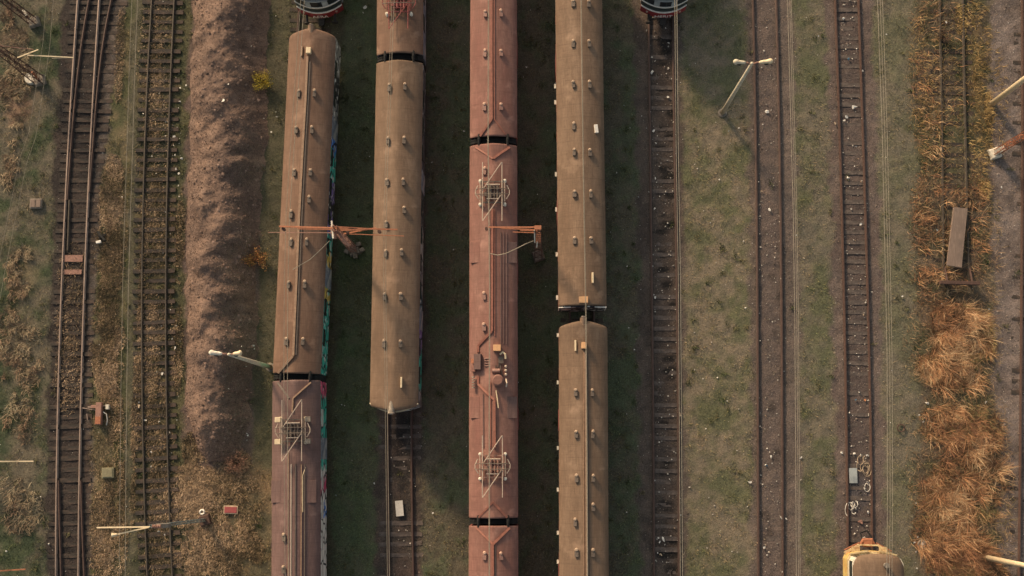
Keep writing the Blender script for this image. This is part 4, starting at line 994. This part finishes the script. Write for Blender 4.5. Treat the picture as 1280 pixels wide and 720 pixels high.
# left masts
r3, B, T = mast((50,101), (-20,48), 7.8, 'rusty lattice mast with white footing at the upper left edge', 'rust_dark', .5, .3)
mb = MB(); p = rel(B,38,98,.1); mb.tube([(p.x,p.y,-.05),(p.x,p.y,.22)], [.4,.34], 12); mb.build('footing', M['concrete_white'], r3)
mb = MB(); mb.bar((0,0,.1), rel(B,40,90,1.3), .1,.12); mb.build('base_strut', M['rust'], r3)
mb = MB(); mb.bar(rel(B,-18,55,6.6), rel(B,42,62,6.0), .03); mb.build('steady_arm', M['rust_pink'], r3)
mb = MB(); mb.bar(rel(B,22,72,5.6), rel(B,48,62,6.2), .06,.05); mb.bar(rel(B,34,69,6.0), rel(B,92,72,5.6), .06,.05); mb.bar(rel(B,65,73,5.7), rel(B,91,72,5.6), .03); mb.build('steady_arm', M['cream'], r3)
r4, B, T = mast((43,28), (-30,-28), 7.8, 'dark rusty mast in the top left corner', 'rust_dark', .42, .3)
mb = MB(); mb.box(rel(B,31,16,1.2), (.15,.4,.1), .6); mb.build('sign_plate', M['concrete_white'], r4)
# post on the right edge
r5, B, T = mast((1243,192), (1330,138), 7.8, 'rusty mast in a white concrete footing at the right edge', 'rust', .3, .25, 'concrete_white')
mb = MB(); mb.bar((0,0,.0), (T*.13), .3, .3); mb.build('footing', M['concrete_white'], r5)
# lower left mast with two cream arms
r6, B, T = mast((257,650), (188,658), 9.8, 'slim blue grey mast with two cream arms at the lower left', 'mast_blue', .15, .12, 'rust_dark')
mb = MB(); mb.bar(rel(B,188,658.5,9.6), rel(B,121,659.5,9.0), .07,.06); mb.bar(rel(B,188,658.5,9.4), rel(B,146,668,9.0), .07,.06); mb.build('steady_arm', M['cream'], r6)
mb = MB(); q = rel(B,140,669,9.0); mb.tube([q, q+Vector((.3,.05,.02))], [.12,.06], 8); mb.build('insulator', M['cream'], r6)
mb = MB(); q = rel(B,190,658,9.7)
for k in range(5): mb.tube([q+Vector((.1*k,0,0)), q+Vector((.1*k+.06,0,0))], .1, 10)
mb.build('insulator', M['rust_pink'], r6)
mb = MB(); mb.bar(rel(B,197,657.5,9.5), rel(B,212,657,8.6), .22,.2); mb.build('bracket_plate', M['concrete_grey'], r6)
# arms reaching in from masts outside the left edge
for (px0, py0, px1, py1, mm, lab, by) in ((-30, 577, 42, 576.5, 'cream', 'thin cream and rust bracket arm reaching in at the left edge above the litter', 560), (-35, 716, 32, 711.5, 'rust', 'rusty bracket arm in the bottom left corner', 700)):
    b = at(px0+25, by+12, 0); root = empty('bracket_mast', (b.x-2.2, b.y, 0), 0, lab, 'catenary mast', 'catenary masts'); B = Vector((b.x-2.2, b.y, 0))
    e0, e1 = rel(B, px0, py0, 6.2), rel(B, px1, py1, 6.0); mb = MB(); lattice(mb, (0,0,0), Vector((e0.x, e0.y, 7.2)), .45, .3, 12); mb.build('mast', M['rust_dark'], root)
    mb = MB(); mb.bar(e0, e1, .07,.06); mb.bar(e0+Vector((0,.05,.8)), e0.lerp(e1, .75), .05); mb.build('crossarm', M[mm], root)
    mb = MB(); mb.bar(e0-Vector((0,.0,.12)), e0.lerp(e1, .5)-Vector((0,0,.1)), .08); mb.build('stay_tube', M['rust'], root)

def wire(pts, label, r=.017, double=.12, zc_=5.4):
    root = empty('overhead_wire', (0,0,0), 0, label, 'overhead wire', 'overhead wires above the tracks')
    P = [at(px_, py_, zc_) for px_, py_ in pts]
    def run(zoff, dx, rr, nm):
        rr *= .95
        Q = [Vector((p.x+dx, p.y, zc_+zoff)) for p in P]
        a, b = Q[0], Q[-1]; d0 = (Q[0]-Q[1]).normalized()*14; d1 = (Q[-1]-Q[-2]).normalized()*12
        mb = MB(); mb.tube([a+d0]+Q+[b+d1], rr, 5); mb.build(nm, M['wire'], root)
    run(0, 0, r, 'contact_wire')
    if double: run(.0, double, r*.8, 'contact_wire')
    run(1.0, 0, r*.8, 'messenger_wire')
wire([(172,0),(168.5,90),(166,180),(163,270),(160.5,360),(158.5,480),(157,640),(156.5,720)], 'pale overhead wire above the path left of the overgrown track', .018, 0)
wire([(380.5,0),(373.5,100),(368,180),(362,270),(359.8,360),(359.3,450),(359.5,560),(361,720)], 'overhead wire above the brown graffiti coaches', .018, 0)
wire([(492.8,0),(490,70),(487.5,150),(484.7,200),(482.6,280),(482.2,360),(483.6,450),(484.6,540),(487,720)], 'overhead wire above the brown train that ends mid yard', .016, 0)
wire([(611,0),(610.5,180),(612.5,360),(612,540),(612,720)], 'overhead wire above the long red coaches', .018, 0)
wire([(726,0),(728.5,200),(730.8,330),(732,400),(733,540),(734,720)], 'overhead wire above the tan coaches', .018, 0)
wire([(843.5,0),(845.2,180),(848.2,360),(849.3,540),(850.5,720)], 'twin overhead wire along the dark track right of the tan coaches', .018, .13)
wire([(984.5,0),(989,170),(991.5,260),(993.5,400),(994.5,540),(995.5,720)], 'twin overhead wire right of the lamp post track', .018, .12)
wire([(1097,0),(1103,170),(1107,350),(1109,450),(1109.3,630),(1108.5,720)], 'twin overhead wire right of the rusty railcar track', .018, .15)
wire([(66,10),(62,60),(45,170),(33,205),(5,345),(-10,430)], 'thin slanting wire at the left edge', .011, 0)

# ------------------------------------------------------------------ small fixed objects
def boxthing(name, px_, py_, d, z, m, label, cat, rz=0, extra=None, bevel=.02):
    p = at(px_, py_, z); mb = MB(); mb.box((0,0,0), d); o = mb.build(name, M[m], bevel=bevel); o.location = (p.x, p.y, z); o.rotation_euler = (0,0,rz); tag(o, label, cat); return o
s1 = empty('cable_pit', at(46,255), 0, 'square grey concrete cover in the grass left of the leftmost track', 'pit cover')
mb = MB(); mb.box((0,0,.08), (.74,.62,.24)); mb.build('frame', M['concrete_grey'], s1, bevel=.02)
for dx_ in (-.17,.17): mb = MB(); mb.box((dx_,0,.215), (.3,.5,.04)); mb.build('lid', M['wood'], s1, bevel=.01)
s2 = empty('cable_pit', at(136,591), .03, 'square greenish concrete cover right of the leftmost track', 'pit cover')
M['green_conc'] = mat('mossy_concrete', (.2,.18,.11), .9, 0, .3)
mb = MB(); mb.box((0,0,.1), (.74,.64,.26)); mb.build('frame', M['green_conc'], s2, bevel=.02)
mb = MB(); mb.box((0,0,.245), (.6,.5,.04)); mb.build('lid', M['green_conc'], s2, bevel=.015)
# point machine
p = at(126,513); pm = empty('point_machine', p, .0, 'rusty point machine box with side levers beside the leftmost track', 'point machine')
mb = MB(); mb.box((0,-.2,.25), (.36,1.35,.36)); mb.build('housing', M['rust_pink'], pm, bevel=.03)
mb = MB(); mb.box((.0,-.62,.45), (.34,.44,.05)); mb.build('lid', M['rust'], pm, bevel=.01)
mb = MB(); mb.box((.5,.2,.2), (.2,.3,.3)); mb.build('counterweight', M['concrete_white'], pm, bevel=.02)
mb = MB(); mb.bar((.15,.25,.25), (.5,.3,.25), .06); mb.bar((-.15,.2,.2), (-.75,.2,.12), .08); mb.bar((-.15,.0,.15), (-1.1,.15,.1), .05); mb.bar((-.8,-.2,.12), (-.75,-.6,.1), .06); mb.build('rod', M['rail_worn'], pm)
mb = MB(); mb.box((-.35,.22,.22), (.35,.2,.15)); mb.build('bearing', M['rust_pink'], pm, bevel=.02)
mb = MB(); mb.tube([(.25,-.1,.3),(.45,-.25,.25),(.5,-.6,.2),(.42,-.9,.1)], .03, 8); mb.build('cable', M['sheet'], pm)
# black lever with white weight
p = at(128,298); lv = empty('switch_lever', p, .2, 'black lever with white block beside the leftmost track', 'switch lever')
mb = MB(); mb.bar((-.2,.45,.1), (.25,-.25,.35), .12); mb.bar((.3,.2,.08), (-.15,0,.2), .1); mb.box((0,.05,.08), (.35,.35,.15)); mb.build('lever', M['black'], lv)
mb = MB(); mb.box((-.2,-.22,.16), (.32,.16,.2)); mb.build('weight', M['white'], lv, bevel=.02)
# red panel
p = at(289,637); rp = empty('board', p, -.03, 'small red board with a pale frame lying in dry grass', 'board')
mb = MB(); mb.box((0,0,.12), (.86,.5,.06)); mb.build('frame', M['litter_tan'], rp, bevel=.01)
mb = MB(); mb.box((0,-.01,.16), (.74,.36,.04)); mb.build('panel', M['red_sign'], rp, bevel=.01)
# tyre-like ring
def ring(px_, py_, r, t, m, label, name='ring', cat='ring'):
    p = at(px_, py_, .08); mb = MB(); P = [(r*math.cos(a*math.pi/9), r*math.sin(a*math.pi/9), .05+.03*math.sin(a)) for a in range(19)]; mb.tube(P, t, 8, False)
    o = mb.build(name, M[m], smooth=True); o.location = p; tag(o, label, cat); return o
ring(253,640,.13,.055,'white','white ring lying beside the foot of the slim mast','hoop','ring')
ring(1152,680,.2,.07,'concrete_grey','grey worn tyre at the lower edge of the long reed bed','tyre','tyre')
mb = MB(); mb.tube([(0,0,0),(0,0,.12)], [.12,.1], 12); o = mb.build('bucket', M['sheet']); o.location = at(1152,680,.05); tag(o, 'pale round bucket lid sitting inside the grey tyre', 'bucket')
ring(1126,535,.22,.035,'rust_dark','thin dark hoop lying in the grass left of the long reed bed','hoop','ring')
# plank and buffer stop
P = [at(1193,259,.5), at(1209,261,.5), at(1202,334,.5), at(1184,331,.5)]; c = sum(P, Vector())/4
mb = MB(); vs = [Vector((p.x-c.x, p.y-c.y, .0)) for p in P]+[Vector((p.x-c.x, p.y-c.y, .14)) for p in P]
vs[0].z -= .12; mb.add(vs, [(3,2,1,0)[::-1],(4,5,6,7)[::-1],(0,1,5,4),(1,2,6,5),(2,3,7,6),(3,0,4,7)])
o = mb.build('platform_plank', M['wood'], bevel=.015); o.location = (c.x, c.y, .36); tag(o, 'long grey brown platform plank lying among the dead reeds', 'plank')
o.rotation_euler = (R(1), R(2), 0)
mb = MB(); q = at(1196,296,.1)
p = at(1196,355); bs = empty('buffer_stop', p, -.03, 'low dark buffer stop beam below the long plank', 'buffer stop')
mb = MB(); mb.box((0,0,.5), (2.4,.22,.3)); mb.build('beam', M['rust_dark'], bs, bevel=.02)
for s_ in (-1,1): mb = MB(); mb.bar((s_*.75,.05,0), (s_*.75,.05,.6), .16); mb.bar((s_*.75,.1,.5), (s_*.75,1.1,.05), .1); mb.build('post', M['rust_dark'], bs)
# white sheets
o = boxthing('sheet', 499.3, 635.5, (.46,.92,.03), .1, 'sheet', 'pale grey board lying between the rails below the brown train', 'board', .1, bevel=.005)
o = boxthing('sheet', 1066.5, 594.5, (.48,.9,.03), .1, 'grey_blue', 'pale bluish board among rubbish between the rusty rails', 'board', .0, bevel=.005)
# cable tangles
def tangle(cx, cy, n_, spread, r, m, label, seed):
    rr = random.Random(seed); mb = MB(); p0 = at(cx, cy)
    for k in range(n_):
        ox, oy = rr.uniform(-spread[0], spread[0]), rr.uniform(-spread[1], spread[1]); a = rr.uniform(0, 6); ra = rr.uniform(.12, .32); P = []
        for i in range(rr.randint(8, 16)): P.append((ox+ra*math.cos(a)*.8, oy+ra*math.sin(a)*1.3, .09+.05*math.sin(i*1.3))); a += .42; ra *= rr.uniform(.93, 1.06)
        mb.tube(P, r, 6)
    o = mb.build('cable_tangle', M[m]); o.location = (p0.x, p0.y, 0); tag(o, label, 'cable tangle'); return o
tangle(1067,640,5,(.25,.5),.022,'sheet','loose white cable loops nearest the yellow railcar',1)
tangle(1081,612,2,(.1,.2),.02,'sheet','narrow white cable loop right of the pale bluish board',2)
tangle(1078,583,8,(.32,.4),.016,'litter_tan','tangle of thin pale wires above the pale bluish board',3)
# bushes
def bush(px_, py_, r, h, n, cols, name, label, stems='rust_dark', zb=0, leaf=(.05,.11)):
    p = at(px_, py_, zb); root = empty(name, (p.x, p.y, zb), 0, label, 'shrub')
    mb = MB(); tips = []
    for k in range(16):
        a = random.uniform(0, 6.28); l_ = random.uniform(.5, 1)*r; t = Vector((math.cos(a)*l_, math.sin(a)*l_, h*random.uniform(.6, 1)))
        m_ = t*.5+Vector((random.uniform(-.1,.1), random.uniform(-.1,.1), .15)); mb.tube([(0,0,-.1), m_, t], [.02,.014,.006], 5); tips += [m_, t, t*.8, t*.65+Vector((0,0,.08))]
        for j in range(2):
            t2 = t*random.uniform(.8,1.1)+Vector((random.uniform(-.25,.25), random.uniform(-.25,.25), random.uniform(-.05,.2))); mb.tube([m_, t2], [.01,.004], 4); tips += [t2, m_.lerp(t2,.6)]
    mb.build('stem', M[stems], root)
    T = np.array([[*t] for t in tips]); i = rng.integers(0, len(T), n); c = T[i]+rng.normal(0, .09*r/.6, (n, 3)); s_ = rng.uniform(*leaf, n)
    nrm = rng.normal(0, 1, (n, 3)); u_ = np.cross(nrm, rng.normal(0, 1, (n, 3))); u_ /= np.linalg.norm(u_, axis=1)[:, None]; v_ = np.cross(u_, nrm); v_ /= np.linalg.norm(v_, axis=1)[:, None]
    V = np.stack([c-u_*s_[:,None]*.5, c+v_*s_[:,None]*.3, c+u_*s_[:,None]*.5, c-v_*s_[:,None]*.3], 1).reshape(-1, 3)
    Cc = np.array(cols)[rng.integers(0, len(cols), n)]*rng.uniform(.6, 1.4, (n, 1))
    f = fast_mesh('foliage', V, np.arange(n*4).reshape(-1, 4), M['blade'], np.repeat(Cc, 4, 0), False, 4); f.parent = root
bush(330.5,104,.62,.8,1500,[(.4,.3,.04),(.3,.24,.04),(.45,.36,.07)],'yellow_bush','small yellow leaved bush at the right foot of the soil heap', leaf=(.04,.09))
bush(322,325,.75,.7,1400,[(.36,.18,.06),(.3,.13,.06),(.25,.17,.06)],'dry_bush','orange brown dry bush left of the brown graffiti coach', leaf=(.04,.1))
bush(297,578,.7,.6,1300,[(.3,.17,.12),(.24,.13,.09)],'dry_bush','pinkish brown dry bush at the lower end of the soil heap', leaf=(.03,.08))
bush(1178,48,.55,.6,450,[(.12,.08,.05),(.2,.12,.06)],'dry_bush','small dark twiggy bush on the buried track', leaf=(.03,.07))

# ------------------------------------------------------------------ litter, each piece where it lies
def scrap(px_, py_, s_, m, label, group, seed, z=None):
    rr = random.Random(seed); p = at(px_, py_, .08)
    if z is None:
        z = .07
        if mc['l'](p.y)+.1 < p.x < mc['r'](p.y)-.1 and p.y > ybot: z = mound_h(p.x, p.y)+.03; p = at(px_, py_, z)
    n_ = 6; vs = [(rr.uniform(-.2,.2)*s_, rr.uniform(-.2,.2)*s_, .06*rr.uniform(.2, 1.2))]; 
    asp = rr.uniform(.5, 1.0); ra = rr.uniform(0, 3.1)
    for k in range(n_):
        a = 2*math.pi*k/n_; r_ = s_/2*rr.uniform(.4, 1.45); xx, yy = r_*math.cos(a), r_*math.sin(a)*asp
        vs.append((xx*math.cos(ra)-yy*math.sin(ra), xx*math.sin(ra)+yy*math.cos(ra), rr.uniform(-.01, .06)))
    vs.append((0,0,-.04)); fs = [(0, 1+k, 1+(k+1)%n_) for k in range(n_)]+[(n_+1, 1+(k+1)%n_, 1+k) for k in range(n_)]
    mb = MB(); mb.add(vs, fs); o = mb.build('litter', M[m]); o.location = (p.x, p.y, z); tag(o, label, 'litter', group); return o
def zone_name(px_, py_):
    p = at(px_, py_)
    for lim, nm in ((66,'in the grass along the left edge'),(112,'on the leftmost track'),(172,'in the grass between the two left tracks'),(216,'on the overgrown track'),(238,'beside the foot of the soil heap'),
                    (320,'on the soil heap'),(350,'between the soil heap and the graffiti coach'),(465,'in the dark gap between the two brown trains'),(586,'beside or on the oily track'),(700,'in the gap between red and tan coaches'),
                    (808,'in the grass right of the tan coaches'),(853,'on the dark track under the twin wire'),(940,'in the wide grass strip around the lamp post'),(984,'on the track right of the lamp post'),(1045,'in the green strip left of the railcar track'),
                    (1092,'on the rusty railcar track'),(1148,'in the grass strip left of the reeds'),(1240,'among the reeds'),(1300,'on the gravel at the right edge')):
        if px_ < lim: break
    part = 'upper third' if py_ < 240 else 'middle' if py_ < 480 else 'lower third'
    return nm, part
L1 = [(204,2,.16,'w'),(199,117,.2,'w'),(197,138,.26,'w'),(179,142,.16,'w'),(225,110,.24,'w'),(233,107,.2,'w'),(225,127,.18,'w'),(223,135,.22,'w'),(218,171,.42,'w'),(207,170,.16,'w'),(217,182,.16,'w'),(219,194,.2,'w'),
 (227,198,.28,'w'),(220,211,.3,'w'),(224,217,.24,'w'),(190,195,.18,'w'),(195,217,.14,'w'),(153,247,.2,'w'),(213,387,.14,'w'),(215,424,.18,'w'),(219,435,.22,'w'),(124,431,.14,'w'),(212,540,.14,'w'),(196,465,.2,'w'),(203,467,.22,'w'),
 (195,497,.2,'t'),(182,525,.24,'w'),(199,527,.2,'w'),(221,525,.14,'g'),(174,508,.42,'t'),(174,503,.2,'w'),(189,565,.2,'w'),(189,583,.16,'w'),(114,577,.14,'t'),(47,622,.12,'w'),(51,621,.1,'w'),(61,680,.14,'w'),(8,689,.22,'w'),(52,596,.08,'w'),
 (262,649,.34,'w'),(198,664,.2,'w'),(206,668,.16,'w'),(158,633,.16,'w'),(309,543,.3,'w'),(309,550,.14,'w'),(286,105,.2,'w'),(279,126,.34,'w'),(254,137,.18,'w'),(276,144,.18,'t'),(253,150,.16,'t'),(314,58,.12,'w'),(345,20,.12,'w'),
 (345,140,.14,'w'),(346,146,.18,'w'),(339,165,.18,'w'),(330,148,.1,'w'),(264,202,.14,'w'),(245,205,.2,'t'),(254,381,.24,'t'),(286,486,.12,'w'),(317,432,.18,'w'),(318,436,.16,'w'),(302,433,.12,'w'),(308,458,.12,'w'),
 (456,9,.3,'w'),(454,16,.2,'w'),(462,196,.14,'w'),(567,192,.14,'w'),(567,312,.16,'w'),(540,203,.1,'w'),(580,164,.26,'w'),(427,506,.12,'w'),(431,507,.12,'w'),(489,572,.16,'w'),(512,575,.1,'w'),(468,604,.16,'w'),(519,608,.12,'w'),(541,641,.16,'w'),(513,679,.16,'w'),(420,619,.2,'g'),(505,577,.12,'w'),(513,546,.16,'w'),
 (658,84,.2,'w'),(694,104,.2,'w'),(694,130,.18,'w'),(648,478,.1,'w'),(672,243,.1,'w'),(682,358,.1,'w'),
 (771,216,.16,'w'),(798,246,.14,'w'),(784,333,.16,'w'),(786,410,.14,'w'),(793,437,.12,'w'),(783,640,.2,'w'),(802,145,.12,'w'),(797,82,.1,'t'),(780,132,.14,'g'),(763,290,.1,'w'),
 (808,38,.18,'w'),(841,39,.2,'w'),(832,35,.14,'w'),(815,90,.32,'w'),(835,121,.26,'w'),(830,84,.2,'r'),(819,76,.16,'w'),(813,140,.14,'w'),(817,163,.26,'w'),(820,179,.2,'w'),(808,160,.12,'w'),(819,223,.2,'w'),(832,239,.2,'w'),(818,261,.26,'w'),(811,240,.12,'w'),
 (819,372,.32,'w'),(850,329,.16,'w'),(850,518,.44,'t'),(829,674,.42,'w'),(825,677,.26,'w'),(823,672,.2,'w'),(826,693,.3,'t'),(837,599,.12,'w'),(818,600,.18,'w'),(845,192,.12,'w'),(834,577,.1,'w'),(837,518,.12,'w'),(843,660,.14,'t'),(822,691,.16,'w'),
 (862,609,.14,'w'),(921,563,.16,'w'),(938,603,.34,'w'),(886,622,.1,'w'),(940,162,.12,'w'),(932,385,.14,'w'),(911,164,.12,'g'),(949,181,.1,'w'),
 (958,139,.42,'w'),(962,76,.24,'w'),(964,138,.14,'w'),(969,73,.14,'w'),(962,262,.28,'w'),(952,239,.18,'t'),(948,227,.14,'w'),(950,256,.12,'w'),(962,452,.12,'w'),(950,426,.12,'w'),(950,533,.16,'w'),(958,581,.26,'b'),(964,571,.3,'w'),(976,647,.3,'w'),(983,649,.26,'w'),(962,565,.14,'w'),(957,581,.16,'w'),(955,684,.2,'w'),(965,579,.1,'w'),(945,33,.1,'w'),(958,188,.08,'w'),
 (995,294,.22,'w'),(1001,572,.26,'w'),(1001,600,.14,'w'),(973,399,.12,'w'),(985,427,.12,'t'),(1023,45,.14,'w'),(1022,69,.12,'w'),(1005,323,.1,'w'),
 (1060,74,.38,'b'),(1054,23,.34,'w'),(1068,134,.5,'w'),(1058,146,.3,'w'),(1055,151,.26,'w'),(1044,154,.34,'t'),(1071,61,.16,'w'),(1078,89,.22,'w'),(1060,222,.26,'w'),(1064,261,.2,'w'),(1076,280,.34,'w'),(1068,208,.14,'w'),(1070,183,.14,'w'),(1062,233,.1,'w'),(1082,378,.14,'w'),(1079,394,.2,'t'),(1073,446,.2,'w'),(1081,500,.34,'o'),(1070,500,.2,'b'),(1074,490,.14,'w'),(1062,516,.14,'w'),(1081,430,.14,'w'),(1088,447,.12,'w'),(1052,566,.24,'w'),(1068,567,.2,'w'),(1084,569,.26,'w'),(1076,569,.18,'w'),(1090,365,.12,'w'),(1076,652,.42,'p'),(1085,640,.24,'w'),(1076,616,.2,'k'),
 (1115,463,.14,'w'),(1149,519,.16,'w'),(1154,527,.2,'w'),(1128,370,.2,'w'),(1108,43,.16,'w'),(1145,629,.16,'w'),(1113,528,.14,'w'),
 (1178,381,.24,'w'),(1183,28,.28,'w'),(1171,287,.3,'g'),(1236,386,.16,'w'),(1159,504,.3,'w'),(1232,503,.3,'w'),(1207,577,.34,'t'),(1217,450,.2,'w'),(1144,678,.3,'w'),(1160,682,.26,'w'),(1145,690,.26,'w'),(1147,671,.2,'w'),(1146,710,.2,'w'),(1161,704,.2,'w'),(1177,186,.4,'t'),(1252,234,.26,'w')]
MM = {'w':'litter','t':'litter_tan','g':'grey_blue','b':'litter_blue','o':'litter_orange','r':'rust_pink','p':'rust_pink','k':'black'}
CN = {'w':'white','t':'tan','g':'pale grey','b':'dark blue','o':'orange','r':'reddish','p':'pinkish','k':'black'}
for i, (a, b, s_, k) in enumerate(L1):
    nm, part = zone_name(a, b); size = 'tiny' if s_ < .17 else 'small' if s_ < .3 else 'large'
    scrap(a, b, s_*.7, MM[k], '%s %s litter scrap %s, %s' % (size, CN[k], nm, part), 'litter scraps %s, %s' % (nm, part), i)['kind'] = 'thing'
# uncountable crumbs along the tracks
n = 3800; x, y = sample(n*4); c, d, s = zone_fields(x, y); kp = rng.random(len(x)) < np.clip(s*.35+.04, 0, 1); x, y = x[kp][:n], y[kp][:n]; n = len(x)
hh = gz(x, y); im = (x > mc['l'](y)+.1) & (x < mc['r'](y)-.1) & (y > ybot)
x, y, hh = x[~im], y[~im], hh[~im]; n = len(x)
for (lo_, hi_, cnt) in (((812,816,818),(845,850,852),170), ((942,947,949),(973,979,981),110), ((1046,1056,1061),(1076,1087,1092),190), ((486,486,487),(514,514,516),60), ((205,200,205),(236,226,232),70), ((860,865,868),(928,932,935),60)):
    fl_, fh_ = curve(*lo_), curve(*hi_); yy_ = rng.uniform(VW[2], VW[3], cnt); xx_ = fl_(yy_)+(fh_(yy_)-fl_(yy_))*rng.random(cnt)
    x = np.r_[x, xx_]; y = np.r_[y, yy_]; hh = np.r_[hh, gz(xx_, yy_)+.04]
n = len(x)
stones('litter_crumbs', x, y, hh+.0, np.r_[rng.uniform(.012, .032, n-660), rng.uniform(.02, .06, 660)], np.array([[.52,.48,.42]])*rng.uniform(.35, 1.3, (n, 1)), 'tiny pale crumbs of litter strewn over the whole yard')
